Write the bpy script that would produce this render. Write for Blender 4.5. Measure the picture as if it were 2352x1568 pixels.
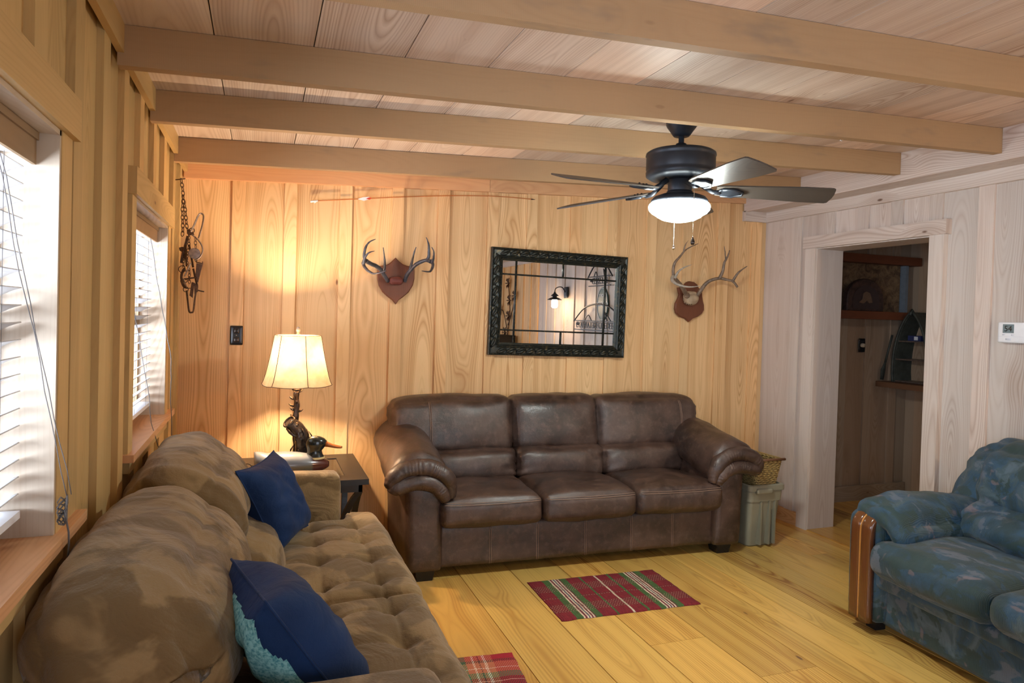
import bpy, math, random
from mathutils import Vector, Matrix, noise
for o in list(bpy.data.objects): bpy.data.objects.remove(o)
SC = bpy.context.scene
COL = SC.collection
rnd = random.Random(7)
# ---------------------------------------------------------------- camera
FPX, YAW, PITCH, ROLL, EYE = 1568.0, math.radians(20.2), math.radians(0.98), math.radians(1.64), Vector((0, 0, 1.5))
fw = Vector((math.sin(YAW)*math.cos(PITCH), math.cos(YAW)*math.cos(PITCH), -math.sin(PITCH)))
rt = Vector((math.cos(YAW), -math.sin(YAW), 0)); dn = fw.cross(rt)
rt, dn = math.cos(ROLL)*rt-math.sin(ROLL)*dn, math.sin(ROLL)*rt+math.cos(ROLL)*dn
cd = bpy.data.cameras.new('camera'); cam = bpy.data.objects.new('camera', cd); COL.objects.link(cam)
cam.matrix_world = Matrix(((rt.x, -dn.x, -fw.x, EYE.x), (rt.y, -dn.y, -fw.y, EYE.y), (rt.z, -dn.z, -fw.z, EYE.z), (0, 0, 0, 1)))
cd.sensor_width = 36; cd.lens = 24; cd.shift_y = -31.6/2352; cd.clip_start = 0.05
SC.camera = cam
# ---------------------------------------------------------------- light and exposure
SC.view_settings.view_transform = 'Standard'; SC.view_settings.look = 'None'
SC.view_settings.exposure = 0.14; SC.view_settings.gamma = 1.0; SC.view_settings.use_curve_mapping = False
w = bpy.data.worlds.new('daylight'); SC.world = w; w.use_nodes = True
w.node_tree.nodes['Background'].inputs[0].default_value = (0.80, 0.88, 1.0, 1)
w.node_tree.nodes['Background'].inputs[1].default_value = 2.2
def area(name, loc, rot, sx, sy, power, colr, spread=180):
    l = bpy.data.lights.new(name, 'AREA'); l.shape = 'RECTANGLE'; l.size = sx; l.size_y = sy
    l.energy = power; l.color = colr; l.spread = math.radians(spread)
    o = bpy.data.objects.new(name, l); COL.objects.link(o); o.location = loc; o.rotation_euler = [math.radians(a) for a in rot]; return o
def point(name, loc, power, colr, r=0.04):
    l = bpy.data.lights.new(name, 'POINT'); l.energy = power; l.color = colr; l.shadow_soft_size = r
    o = bpy.data.objects.new(name, l); COL.objects.link(o); o.location = loc; return o
DAY = (0.72, 0.83, 1.0)
area('daylight_window', (-0.98, 1.16, 1.47), (0, -108, 34), 0.95, 0.95, 88, DAY)
area('daylight_window', (-0.98, 3.08, 1.47), (0, -108, 34), 0.95, 0.95, 80, DAY)
area('daylight_window', (-0.98, -0.76, 1.47), (0, -108, 34), 0.95, 0.95, 110, DAY)
area('daylight_patio_door', (1.7, -2.45, 1.35), (108, 0, 0), 2.2, 1.9, 17, (0.80, 0.86, 1.0))
# ---------------------------------------------------------------- pixel to point at depth plane (used only to place traced hardware at true distances)
def at(px, py, Y):
    d = rt*((px-1176)/FPX)+dn*((py-784+31.6)/FPX)+fw
    return EYE+d*(Y/d.y)
def zc(x): return 2.378+0.04*(x+0.44)                          # the ceiling rises to the right
# ---------------------------------------------------------------- node helpers
class NT:
    def __init__(s, name):
        s.m = bpy.data.materials.new(name); s.m.use_nodes = True; s.t = s.m.node_tree; s.t.nodes.clear()
        s.out = s.t.nodes.new('ShaderNodeOutputMaterial')
    def n(s, typ, **kw):
        nd = s.t.nodes.new(typ)
        for k, v in kw.items():
            if k == 'ins':
                for a, b in v.items():
                    if hasattr(b, 'is_output') or isinstance(b, bpy.types.NodeSocket): s.t.links.new(b, nd.inputs[a])
                    else: nd.inputs[a].default_value = b
            else: setattr(nd, k, v)
        return nd
    def math(s, op, a, b=None, c=None, clamp=False):
        nd = s.n('ShaderNodeMath', operation=op, use_clamp=clamp)
        for i, v in enumerate((a, b, c)):
            if v is None: continue
            if isinstance(v, bpy.types.NodeSocket): s.t.links.new(v, nd.inputs[i])
            else: nd.inputs[i].default_value = v
        return nd.outputs[0]
    def mix(s, f, a, b, mode='MIX'):
        nd = s.n('ShaderNodeMix', data_type='RGBA', blend_type=mode)
        for i, v in ((0, f), (6, a), (7, b)):
            if isinstance(v, bpy.types.NodeSocket): s.t.links.new(v, nd.inputs[i])
            else: nd.inputs[i].default_value = v if i == 0 else (*v[:3], 1)
        return nd.outputs[2]
    def noise(s, vec, scale, detail=3, rough=0.5, dist=0.0, dim='3D'):
        nd = s.n('ShaderNodeTexNoise', noise_dimensions=dim)
        s.t.links.new(vec, nd.inputs['Vector'])
        nd.inputs['Scale'].default_value = scale; nd.inputs['Detail'].default_value = detail
        nd.inputs['Roughness'].default_value = rough; nd.inputs['Distortion'].default_value = dist
        return nd.outputs[0]
    def ramp(s, f, stops, interp='LINEAR'):
        nd = s.n('ShaderNodeValToRGB'); s.t.links.new(f, nd.inputs[0]); cr = nd.color_ramp; cr.interpolation = interp
        while len(cr.elements) < len(stops): cr.elements.new(0.5)
        for e, (p, c) in zip(cr.elements, stops): e.position = p; e.color = (*c, 1) if len(c) == 3 else c
        return nd.outputs[0]
    def mapr(s, f, a, b, c=0.0, d=1.0, smooth=False):
        nd = s.n('ShaderNodeMapRange', clamp=True, interpolation_type='SMOOTHSTEP' if smooth else 'LINEAR')
        s.t.links.new(f, nd.inputs[0])
        for i, v in zip((1, 2, 3, 4), (a, b, c, d)): nd.inputs[i].default_value = v
        return nd.outputs[0]
    def xyz(s, x, y, z):
        nd = s.n('ShaderNodeCombineXYZ')
        for i, v in enumerate((x, y, z)):
            if isinstance(v, bpy.types.NodeSocket): s.t.links.new(v, nd.inputs[i])
            else: nd.inputs[i].default_value = v
        return nd.outputs[0]
    def sep(s, v):
        nd = s.n('ShaderNodeSeparateXYZ'); s.t.links.new(v, nd.inputs[0]); return nd.outputs
    def coord(s, which='Object'): return s.n('ShaderNodeTexCoord').outputs[which]
    def scale(s, v, x, y, z):
        nd = s.n('ShaderNodeVectorMath', operation='MULTIPLY'); s.t.links.new(v, nd.inputs[0]); nd.inputs[1].default_value = (x, y, z); return nd.outputs[0]
    def done(s, colr, rough=0.6, bump=None, bstr=0.3, bdist=0.004, **kw):
        p = s.n('ShaderNodeBsdfPrincipled')
        def put(k, v):
            if isinstance(v, bpy.types.NodeSocket): s.t.links.new(v, p.inputs[k])
            elif isinstance(v, (tuple, list)): p.inputs[k].default_value = (*v[:3], 1)
            else: p.inputs[k].default_value = v
        put('Base Color', colr); put('Roughness', rough)
        for k, v in kw.items(): put(k.replace('_', ' '), v)
        if bump is not None:
            b = s.n('ShaderNodeBump'); b.inputs['Strength'].default_value = bstr; b.inputs['Distance'].default_value = bdist
            s.t.links.new(bump, b.inputs['Height']); s.t.links.new(b.outputs[0], p.inputs['Normal'])
        s.t.links.new(p.outputs[0], s.out.inputs[0]); s.p = p
        return s.m
def wood(name, light, dark, rough=0.55, contrast=1.0, stain=0.0, freq=78.0, knots=1.0, vary=0.22, coat=0.0, hue=(1.12, 0.93, 0.80)):
    t = NT(name)
    uv = t.n('ShaderNodeUVMap', uv_map='UVMap').outputs[0]; u, v, _ = t.sep(uv)
    tint = t.n('ShaderNodeAttribute', attribute_name='tint').outputs['Color']
    r, g, b = t.sep(tint)
    seed = t.math('MULTIPLY', b, 37.0)
    n1 = t.noise(t.xyz(t.math('MULTIPLY', u, 2.4), t.math('MULTIPLY', v, 0.45), seed), 1.0, 3, 0.55)
    n2 = t.noise(t.xyz(0.0, t.math('MULTIPLY', v, 0.42), seed), 1.0, 2, 0.5)
    n3 = t.noise(t.xyz(t.math('MULTIPLY', u, 11.0), t.math('MULTIPLY', v, 1.5), seed), 1.0, 2, 0.5)
    ww = t.math('ADD', t.math('MULTIPLY', t.math('SUBTRACT', n1, 0.5), 0.075), t.math('SUBTRACT', u, t.math('MULTIPLY', t.math('SUBTRACT', g, 0.5), 0.10)))
    h = t.math('MULTIPLY', t.math('SUBTRACT', n2, 0.38), 0.55)
    rr = t.math('SQRT', t.math('ADD', t.math('MULTIPLY', t.math('MULTIPLY', ww, ww), 1.7), t.math('MULTIPLY', h, h)))
    # knots
    vo = t.n('ShaderNodeTexVoronoi', voronoi_dimensions='3D'); t.t.links.new(t.xyz(t.math('MULTIPLY', u, 7.0), t.math('MULTIPLY', v, 2.6), seed), vo.inputs['Vector'])
    vo.inputs['Scale'].default_value = 1.0; kd = vo.outputs['Distance']; kc = t.sep(vo.outputs['Color'])[0]
    has = t.math('GREATER_THAN', kc, 0.84)
    kn = t.math('MULTIPLY', has, t.mapr(kd, 0.035, 0.075, 1.0, 0.0, True))
    halo = t.math('MULTIPLY', has, t.mapr(kd, 0.05, 0.5, 1.0, 0.0, True))
    rr = t.math('ADD', rr, t.math('ADD', t.math('MULTIPLY', n3, 0.006), t.math('MULTIPLY', halo, 0.035)))
    rr = t.math('ADD', rr, t.math('MULTIPLY', t.noise(t.xyz(t.math('MULTIPLY', rr, 22.0), 0.0, t.math('ADD', seed, 9.0)), 1.0, 2, 0.6), 0.028))
    ph = t.math('FRACT', t.math('MULTIPLY', rr, freq))
    ring = t.math('POWER', t.mapr(t.math('ABSOLUTE', t.math('SUBTRACT', ph, 0.62)), 0.0, 0.62, 1.0, 0.0), 2.3)
    band = t.noise(t.xyz(t.math('MULTIPLY', rr, 16.0), 0.3, seed), 1.0, 2, 0.5)       # sapwood and heartwood streaks
    fib = t.noise(t.xyz(t.math('MULTIPLY', u, 420.0), t.math('MULTIPLY', v, 9.0), seed), 1.0, 2, 0.6)
    msk = t.mapr(t.noise(t.xyz(t.math('MULTIPLY', rr, 9.0), t.math('MULTIPLY', v, 0.3), t.math('ADD', seed, 5.0)), 1.0, 3, 0.6), 0.36, 0.66, 0.25, 1.35)
    ring = t.math('MULTIPLY', ring, msk)
    f = t.math('ADD', t.math('MULTIPLY', ring, t.mapr(g, 0.0, 1.0, 0.28*contrast, 0.75*contrast)), t.math('MULTIPLY', t.math('SUBTRACT', band, 0.43), 1.35*contrast), clamp=True)
    f = t.math('ADD', f, t.math('MULTIPLY', t.math('SUBTRACT', fib, 0.5), 0.22), clamp=True)
    c = t.mix(f, light, dark)
    bri = t.mapr(r, 0.0, 1.0, 1.0-vary, 1.0+vary*0.5)
    c = t.mix(1.0, c, t.n('ShaderNodeCombineColor', ins={0: bri, 1: bri, 2: bri}).outputs[0], 'MULTIPLY')
    c = t.mix(t.mapr(b, 0.35, 1.0, 0.0, 0.6), c, t.mix(1.0, c, hue, 'MULTIPLY'))
    if stain > 0:
        sn = t.noise(t.xyz(t.math('MULTIPLY', u, 5.0), t.math('MULTIPLY', v, 1.6), t.math('ADD', seed, 3.0)), 1.0, 4, 0.65)
        c = t.mix(t.math('MULTIPLY', t.mapr(sn, 0.56, 0.72, 0.0, 1.0, True), stain), c, (0.16, 0.13, 0.11))
        saw = t.n('ShaderNodeTexWave', wave_type='BANDS', bands_direction='Y'); t.t.links.new(t.xyz(u, v, 0.0), saw.inputs[0])
        saw.inputs['Scale'].default_value = 60; saw.inputs['Distortion'].default_value = 1.5
        c = t.mix(t.math('MULTIPLY', saw.outputs[1], 0.10), c, (0.20, 0.12, 0.06))
    if knots > 0:
        c = t.mix(t.math('MULTIPLY', halo, 0.25*knots), c, (dark[0]*0.7, dark[1]*0.6, dark[2]*0.5))
        c = t.mix(t.math('MULTIPLY', kn, 0.85*knots), c, (0.11, 0.04, 0.016))
    bm = t.math('ADD', t.math('MULTIPLY', ring, 0.5), t.math('MULTIPLY', fib, 0.5))
    kw = {}
    if coat: kw = {'Coat_Weight': coat, 'Coat_Roughness': 0.18}
    return t.done(c, rough, bm, 0.12, 0.002, Specular_IOR_Level=0.35, **kw)
def plain(name, c, rough=0.5, metal=0.0, var=0.12, sc=30.0, bump=0.0, **kw):
    t = NT(name); o = t.coord(); n = t.noise(o, sc, 4, 0.6)
    col = t.mix(t.mapr(n, 0.3, 0.7, 0.0, 1.0), tuple(x*(1-var) for x in c), tuple(min(1, x*(1+var)) for x in c))
    return t.done(col, rough, n if bump else None, bump, 0.003, Metallic=metal, **kw)
M = {}
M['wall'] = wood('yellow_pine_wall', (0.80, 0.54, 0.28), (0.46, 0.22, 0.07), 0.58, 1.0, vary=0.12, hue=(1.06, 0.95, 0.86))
M['jamb'] = wood('daylit_jamb_wood', (0.66, 0.57, 0.45), (0.46, 0.33, 0.22), 0.5, 0.9)  # same wood as the window wall, made paler to paint in daylight glare
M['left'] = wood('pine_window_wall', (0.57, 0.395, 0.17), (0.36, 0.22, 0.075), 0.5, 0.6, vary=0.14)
M['trimw'] = wood('reddish_pine_trim', (0.70, 0.42, 0.22), (0.48, 0.22, 0.10), 0.45, 0.7, vary=0.12)
M['right'] = wood('pale_cypress_wall', (0.68, 0.61, 0.555), (0.44, 0.33, 0.265), 0.5, 0.9, vary=0.14, hue=(1.04, 0.95, 0.92))
M['ceil'] = wood('pale_cypress_ceiling', (0.71, 0.59, 0.49), (0.41, 0.27, 0.19), 0.45, 0.95, vary=0.18)
M['beam'] = wood('rough_sawn_beam', (0.43, 0.275, 0.145), (0.31, 0.18, 0.09), 0.7, 0.35, stain=0.45, freq=60, knots=0.3, vary=0.10)
M['floor'] = wood('varnished_pine_floor', (0.73, 0.47, 0.125), (0.34, 0.14, 0.02), 0.33, 1.1, freq=70, vary=0.2, coat=0.25)
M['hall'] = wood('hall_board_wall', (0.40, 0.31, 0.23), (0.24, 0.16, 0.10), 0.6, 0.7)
M['darkwood'] = wood('dark_red_wood', (0.17, 0.058, 0.028), (0.08, 0.028, 0.014), 0.5, 0.6, knots=0)
M['oak'] = wood('varnished_oak', (0.15, 0.052, 0.016), (0.06, 0.02, 0.007), 0.14, 0.8, freq=160, knots=0, coat=0.8)
M['rustic'] = wood('rustic_brown_wood', (0.17, 0.08, 0.04), (0.08, 0.035, 0.02), 0.6, 0.8)
M['gap'] = plain('dark_gap', (0.03, 0.02, 0.015), 0.9)
M['black'] = plain('black_plastic', (0.012, 0.012, 0.014), 0.25)
M['blackmetal'] = plain('matte_black_metal', (0.018, 0.022, 0.03), 0.42, 0.3)
M['glint'] = plain('honey_groove_glint', (0.50, 0.22, 0.05), 0.15, 0, 0.1, 20, 0, Coat_Weight=0.6)  # bright tone standing in for the gloss reflection between the arm rails
M['bronze'] = plain('dark_bronze_resin', (0.05, 0.038, 0.032), 0.22, 0.6, 0.3, 60, 0.3)
M['espresso'] = plain('espresso_wood', (0.012, 0.010, 0.009), 0.4, 0.0, 0.3, 25)
M['white'] = plain('white_plastic', (0.82, 0.83, 0.86), 0.4, 0.0, 0.02)
M['iron'] = plain('rusty_iron', (0.10, 0.055, 0.035), 0.55, 0.7, 0.4, 90, 0.4)
M['steel'] = plain('worn_steel', (0.28, 0.22, 0.19), 0.45, 0.8, 0.3, 60)
M['chrome'] = plain('chain_metal', (0.75, 0.72, 0.65), 0.2, 1.0, 0.05)
M['cord'] = plain('cord', (0.16, 0.145, 0.14), 0.8)
M['tote'] = plain('grey_green_plastic', (0.27, 0.26, 0.195), 0.38, 0, 0.05, 8)
M['bone'] = plain('antler_tan', (0.19, 0.13, 0.088), 0.45, 0, 0.45, 40, 0.4)
M['bonelight'] = plain('antler_pale', (0.36, 0.31, 0.25), 0.4, 0, 0.35, 40, 0.3)
M['antlerdark'] = plain('dark_antler', (0.055, 0.055, 0.065), 0.3, 0, 0.6, 35, 0.3)
M['hide'] = plain('tan_hide', (0.42, 0.31, 0.20), 0.8, 0, 0.2, 20, 0.3)
M['burg'] = plain('burgundy_felt', (0.14, 0.035, 0.025), 0.7, 0, 0.2, 30)
M['valance'] = wood('shaded_valance_wood', (0.33, 0.21, 0.11), (0.22, 0.13, 0.06), 0.5, 0.6)  # brown wood, darkened to paint the shade under the window head
M['sash'] = wood('sash_wood', (0.30, 0.18, 0.08), (0.18, 0.09, 0.04), 0.5, 0.5)
def fabric_suede():
    t = NT('tan_suede'); o = t.coord()
    n = t.noise(t.scale(o, 1, 1, 1.4), 4.5, 4, 0.55, 0.8); n2 = t.noise(o, 190, 2, 0.6); n3 = t.noise(o, 1.8, 2)
    f = t.mapr(n, 0.45, 0.56, 0, 1, True)
    c = t.mix(f, (0.135, 0.084, 0.033), (0.275, 0.182, 0.083)); c = t.mix(t.mapr(n3, 0.4, 0.7, 0, 0.45), c, (0.20, 0.135, 0.065))
    wr = t.math('ADD', t.noise(t.scale(o, 2, 1.2, 2), 3.0, 3, 0.6, 1.5), t.math('MULTIPLY', t.noise(t.scale(o, 1.0, 4.0, 1.0), 2.6, 1, 0.5, 0.6), 0.5))
    m = t.done(c, 0.85, t.math('ADD', t.math('MULTIPLY', n2, 0.10), wr), 0.5, 0.03, Sheen_Weight=0.25, Sheen_Roughness=0.45, Specular_IOR_Level=0.2)
    return m
def leather():
    t = NT('brown_leather'); o = t.coord()
    n = t.noise(o, 5.0, 5, 0.6, 0.6); n2 = t.noise(o, 26.0, 4, 0.65); n3 = t.noise(o, 220.0, 2, 0.5)
    c = t.mix(t.mapr(n, 0.35, 0.68), (0.024, 0.012, 0.009), (0.082, 0.045, 0.033)); c = t.mix(t.mapr(n2, 0.5, 0.75, 0, 0.45), c, (0.17, 0.105, 0.078))
    vo = t.n('ShaderNodeTexVoronoi', feature='DISTANCE_TO_EDGE'); t.t.links.new(o, vo.inputs['Vector']); vo.inputs['Scale'].default_value = 160
    return t.done(c, t.mapr(n, 0.3, 0.7, 0.30, 0.48), t.math('ADD', t.math('MULTIPLY', n3, 0.10), t.math('ADD', t.math('MULTIPLY', t.mapr(vo.outputs[0], 0, 0.1), 0.12), t.math('MULTIPLY', n2, 0.6))), 0.35, 0.010, Specular_IOR_Level=0.7, Coat_Weight=0.12, Coat_Roughness=0.38)
def bluefab():
    t = NT('blue_green_velour'); o = t.coord()
    d = t.scale(o, 1.0, 1.6, 1.1)
    n = t.noise(d, 4.2, 5, 0.62, 0.7); n2 = t.noise(t.scale(o, 2.4, 1.0, 1.6), 5.5, 5, 0.6, 0.5)
    c = t.ramp(n, [(0.0, (0.004, 0.018, 0.030)), (0.38, (0.006, 0.030, 0.040)), (0.45, (0.008, 0.040, 0.066)), (0.52, (0.011, 0.056, 0.110)), (0.58, (0.036, 0.070, 0.085)), (0.67, (0.070, 0.115, 0.155))])
    c = t.mix(t.mapr(n2, 0.53, 0.57, 0, 0.85, True), c, (0.008, 0.030, 0.024)); c = t.mix(t.mapr(n2, 0.38, 0.42, 0.75, 0.0, True), c, (0.10, 0.12, 0.16))
    c = t.mix(t.mapr(t.noise(o, 9.0, 2, 0.5, 1.0), 0.66, 0.72, 0, 0.5, True), c, (0.20, 0.13, 0.13))
    wv = t.n('ShaderNodeTexWave', wave_type='BANDS', bands_direction='Y'); t.t.links.new(o, wv.inputs[0]); wv.inputs['Scale'].default_value = 95; wv.inputs['Distortion'].default_value = 1.0
    c = t.mix(t.math('MULTIPLY', wv.outputs[1], 0.14), c, (0.13, 0.19, 0.24))
    return t.done(c, 0.7, t.math('ADD', t.math('MULTIPLY', wv.outputs[1], 0.08), t.noise(o, 7.0, 3, 0.6, 1.0)), 0.5, 0.015, Sheen_Weight=0.15, Sheen_Roughness=0.4)
def navy():
    t = NT('navy_cotton'); o = t.coord(); n = t.noise(o, 8, 3, 0.5); n2 = t.noise(o, 320, 1, 0.5)
    c = t.mix(t.mapr(n, 0.3, 0.7), (0.005, 0.022, 0.080), (0.009, 0.034, 0.115))
    return t.done(c, 0.75, t.math('ADD', t.math('MULTIPLY', n2, 0.1), t.noise(o, 14, 3, 0.6, 0.8)), 0.4, 0.012, Sheen_Weight=0.04, Specular_IOR_Level=0.2)
def printed():
    t = NT('pale_teal_print'); o = t.coord(); n = t.noise(o, 120, 2, 0.7)
    return t.done(t.mix(t.mapr(n, 0.35, 0.6), (0.06, 0.26, 0.31), (0.28, 0.58, 0.58)), 0.8)
M['suede'] = fabric_suede(); M['leather'] = leather(); M['blue'] = bluefab(); M['navy'] = navy(); M['print'] = printed()
M['stitch'] = plain('stitching', (0.26, 0.17, 0.125), 0.7)
def emis(name, c, s):
    t = NT(name); e = t.n('ShaderNodeEmission'); e.inputs[0].default_value = (*c, 1); e.inputs[1].default_value = s
    t.t.links.new(e.outputs[0], t.out.inputs[0]); return t.m
# ---------------------------------------------------------------- mesh builder
class MB:
    def __init__(s): s.v = []; s.f = []; s.uv = []; s.t = []; s.sm = []; s.xf = None
    def V(s, p):
        p = Vector(p)
        if s.xf: p = s.xf(p)
        s.v.append(tuple(p)); return len(s.v)-1
    def F(s, idx, uv=None, tint=(0.5, 0.5, 0.5), smooth=False):
        s.f.append(tuple(idx)); s.uv.append(uv or [(0, 0)]*len(idx)); s.t.append(tint); s.sm.append(smooth)
    def box(s, x0, x1, y0, y1, z0, z1, ax=None, tint=None, vo=None):
        """axis-aligned board; grain runs along ax (0,1,2), default the longest side"""
        L = (x1-x0, y1-y0, z1-z0)
        if ax is None: ax = max(range(3), key=lambda i: L[i])
        if tint is None: tint = (rnd.random(), rnd.random(), rnd.random())
        if vo is None: vo = rnd.random()*40
        lo = (x0, y0, z0); hi = (x1, y1, z1); mid = [(a+b)/2 for a, b in zip(lo, hi)]
        ids = {}; pts = {}
        for i in (0, 1):
            for j in (0, 1):
                for k in (0, 1):
                    p = (hi[0] if i else lo[0], hi[1] if j else lo[1], hi[2] if k else lo[2]); ids[i, j, k] = s.V(p); pts[i, j, k] = p
        for q in ([(0,0,0),(0,0,1),(0,1,1),(0,1,0)], [(1,0,0),(1,1,0),(1,1,1),(1,0,1)], [(0,0,0),(1,0,0),(1,0,1),(0,0,1)],
                  [(0,1,0),(0,1,1),(1,1,1),(1,1,0)], [(0,0,0),(0,1,0),(1,1,0),(1,0,0)], [(0,0,1),(1,0,1),(1,1,1),(0,1,1)]):
            const = [a for a in range(3) if len({c[a] for c in q}) == 1][0]
            oth = [a for a in range(3) if a != const]
            if ax in oth:
                ua = [a for a in oth if a != ax][0]
                uv = [(pts[c][ua]-mid[ua], pts[c][ax]+vo) for c in q]
            else: uv = [((pts[c][oth[0]]-mid[oth[0]])*0.3+0.0711, (pts[c][oth[1]]-mid[oth[1]])*0.1+0.05) for c in q]
            s.F([ids[c] for c in q], uv, tint)
    def lathe(s, prof, c=(0, 0, 0), n=32, smooth=True, mod=None, ax='z'):
        rings = []
        for r, z in prof:
            ring = []
            for i in range(n):
                a = 2*math.pi*i/n; q = r*(mod(a, z) if mod else 1)
                x, y = q*math.cos(a), q*math.sin(a)
                p = {'z': (x, y, z), 'y': (x, z, y), 'x': (z, x, y)}[ax]
                ring.append(s.V((c[0]+p[0], c[1]+p[1], c[2]+p[2])))
            rings.append(ring)
        L = 0
        for k in range(len(rings)-1):
            for i in range(n):
                j = (i+1) % n; q = [rings[k][i], rings[k][j], rings[k+1][j], rings[k+1][i]]
                if ax == 'y': q.reverse()
                s.F(q, [(i*0.01, k*0.05), (i*0.01+0.01, k*0.05), (i*0.01+0.01, k*0.05+0.05), (i*0.01, k*0.05+0.05)], smooth=smooth)
        for ring in (rings[0], rings[-1]): s.F(ring, None, smooth=False)
    def tube(s, pts, r, n=8, closed=False, smooth=True, flat=None):
        pts = [Vector(p) for p in pts]; N = len(pts); rr = r if isinstance(r, (list, tuple)) else [r]*N
        rings = []; up = Vector((0.13, 0.21, 0.97)); prev = None
        for i, p in enumerate(pts):
            a = pts[(i-1) % N] if (closed or i) else p; b = pts[(i+1) % N] if (closed or i < N-1) else p
            d = (b-a).normalized() if (b-a).length > 1e-9 else Vector((0, 0, 1))
            if prev is None:
                x = d.cross(up); x = x.normalized() if x.length > 1e-4 else d.cross(Vector((1, 0, 0))).normalized()
            else: x = (prev-d*prev.dot(d)).normalized()
            prev = x; y = d.cross(x)
            fl = flat or 1.0
            rings.append([s.V(p+x*rr[i]*math.cos(2*math.pi*k/n)+y*rr[i]*fl*math.sin(2*math.pi*k/n)) for k in range(n)])
        L = 0.0
        for i in range(N if closed else N-1):
            j = (i+1) % N; d = (pts[j]-pts[i]).length
            for k in range(n):
                m = (k+1) % n; q = rr[i]*2*math.pi/n
                s.F([rings[i][k], rings[i][m], rings[j][m], rings[j][k]], [(k*q, L), (k*q+q, L), (k*q+q, L+d), (k*q, L+d)], smooth=smooth)
            L += d
        if not closed: s.F(rings[0][::-1]); s.F(rings[-1])
    def extrude(s, outline, d0, d1, plane='xz', ax=1, tint=None, bev=0.0):
        """prism of a closed outline: plane xz extruded in y, yz in x, xy in z"""
        if tint is None: tint = (rnd.random(), rnd.random(), rnd.random())
        vo = rnd.random()*30
        def P(a, b, d): return {'xz': (a, d, b), 'yz': (d, a, b), 'xy': (a, b, d)}[plane]
        n = len(outline); cx = sum(a for a, b in outline)/n; cy = sum(b for a, b in outline)/n
        layers = [(d0, 0.0), (d1, 0.0)] if not bev else [(d0, bev), (d0+(bev if d1 > d0 else -bev), 0), (d1-(bev if d1 > d0 else -bev), 0), (d1, bev)]
        R = []
        for d, sh in layers:
            ring = []
            for a, b in outline:
                l = math.hypot(a-cx, b-cy) or 1; k = (l-sh)/l
                ring.append(s.V(P(cx+(a-cx)*k, cy+(b-cy)*k, d)))
            R.append(ring)
        uvf = lambda a, b: (a-cx, b+vo) if ax == 1 else (b-cy, a+vo)
        for L in range(len(R)-1):
            for i in range(n):
                j = (i+1) % n
                s.F([R[L][i], R[L][j], R[L+1][j], R[L+1][i]], [(0.0, i*0.02+vo), (0.0, i*0.02+0.02+vo), (0.02, i*0.02+0.02+vo), (0.02, i*0.02+vo)], tint)
        s.F(R[0][::-1], [uvf(a, b) for a, b in outline][::-1], tint); s.F(R[-1], [uvf(a, b) for a, b in outline], tint)
    def soft(s, c, size, r=0.04, bulge=(0, 0, 0), n=(10, 10, 8), fn=None):
        """rounded, puffed cushion block: c centre, size full extents; fn(p, q) bends it further"""
        hx, hy, hz = [a/2 for a in size]; H = (hx, hy, hz); ids = {}
        def key(q): return tuple(round(a, 5) for a in q)
        def pos(q): return softpos(q, c, H, r, bulge, fn)
        def vid(q):
            k = key(q)
            if k not in ids: ids[k] = s.V(pos(q))
            return ids[k]
        for a in range(3):
            b, e = [i for i in range(3) if i != a]
            for sg in (-1, 1):
                nb, ne = n[b], n[e]
                for i in range(nb):
                    for j in range(ne):
                        qs = []
                        for di, dj in ((0, 0), (1, 0), (1, 1), (0, 1)):
                            q = [0, 0, 0]; q[a] = sg; q[b] = spread(-1+2*(i+di)/nb); q[e] = spread(-1+2*(j+dj)/ne); qs.append(q)
                        flip = (sg == 1) == (a == 1)
                        if flip: qs.reverse()
                        s.F([vid(q) for q in qs], [(q[b]*H[b], q[e]*H[e]) for q in qs], smooth=True)
    def build(s, name, mat, parent=None, disp=None, kind=None):
        m = bpy.data.meshes.new(name); m.from_pydata(s.v, [], s.f)
        uvl = m.uv_layers.new(name='UVMap'); flat = [c for f in s.uv for p in f for c in p]; uvl.data.foreach_set('uv', flat)
        ca = m.attributes.new('tint', 'FLOAT_COLOR', 'FACE'); ca.data.foreach_set('color', [c for t in s.t for c in (*t, 1.0)])
        m.polygons.foreach_set('use_smooth', s.sm); m.materials.append(mat); m.update()
        if disp:
            ns = [Vector(v.normal) for v in m.vertices]
            for v, nn in zip(m.vertices, ns): v.co = v.co+nn*disp(v.co.copy(), nn)
            m.update()
        o = bpy.data.objects.new(name, m); COL.objects.link(o)
        if parent is not None: o.parent = parent
        if kind: o['kind'] = kind
        return o
def spread(t): return t*(1.0+0.28*(1-t*t))          # more loops near the edges
def softpos(q, c, H, r, bulge, fn):
    base = [q[i]*H[i] for i in range(3)]; inn = [max(-(H[i]-min(r, H[i])), min(H[i]-min(r, H[i]), base[i])) for i in range(3)]
    d = Vector([base[i]-inn[i] for i in range(3)])
    if d.length > 1e-9: d = d.normalized()*min(r, max(abs(base[i]-inn[i]) for i in range(3)))
    p = Vector(inn)+d
    for i in range(3):
        o = [j for j in range(3) if j != i]
        p[i] += (q[i])*bulge[i]*max(0, (1-q[o[0]]**2))**0.6*max(0, (1-q[o[1]]**2))**0.6
    p = p+Vector(c)
    return fn(p, Vector(q)) if fn else p
def smooth(pts, k=3):
    pts = [Vector(p) for p in pts]; out = []
    for i in range(len(pts)-1):
        p0 = pts[max(0, i-1)]; p1 = pts[i]; p2 = pts[i+1]; p3 = pts[min(len(pts)-1, i+2)]
        for j in range(k):
            t = j/k; out.append(0.5*((2*p1)+(-p0+p2)*t+(2*p0-5*p1+4*p2-p3)*t*t+(-p0+3*p1-3*p2+p3)*t**3))
    return out+[pts[-1]]
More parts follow.
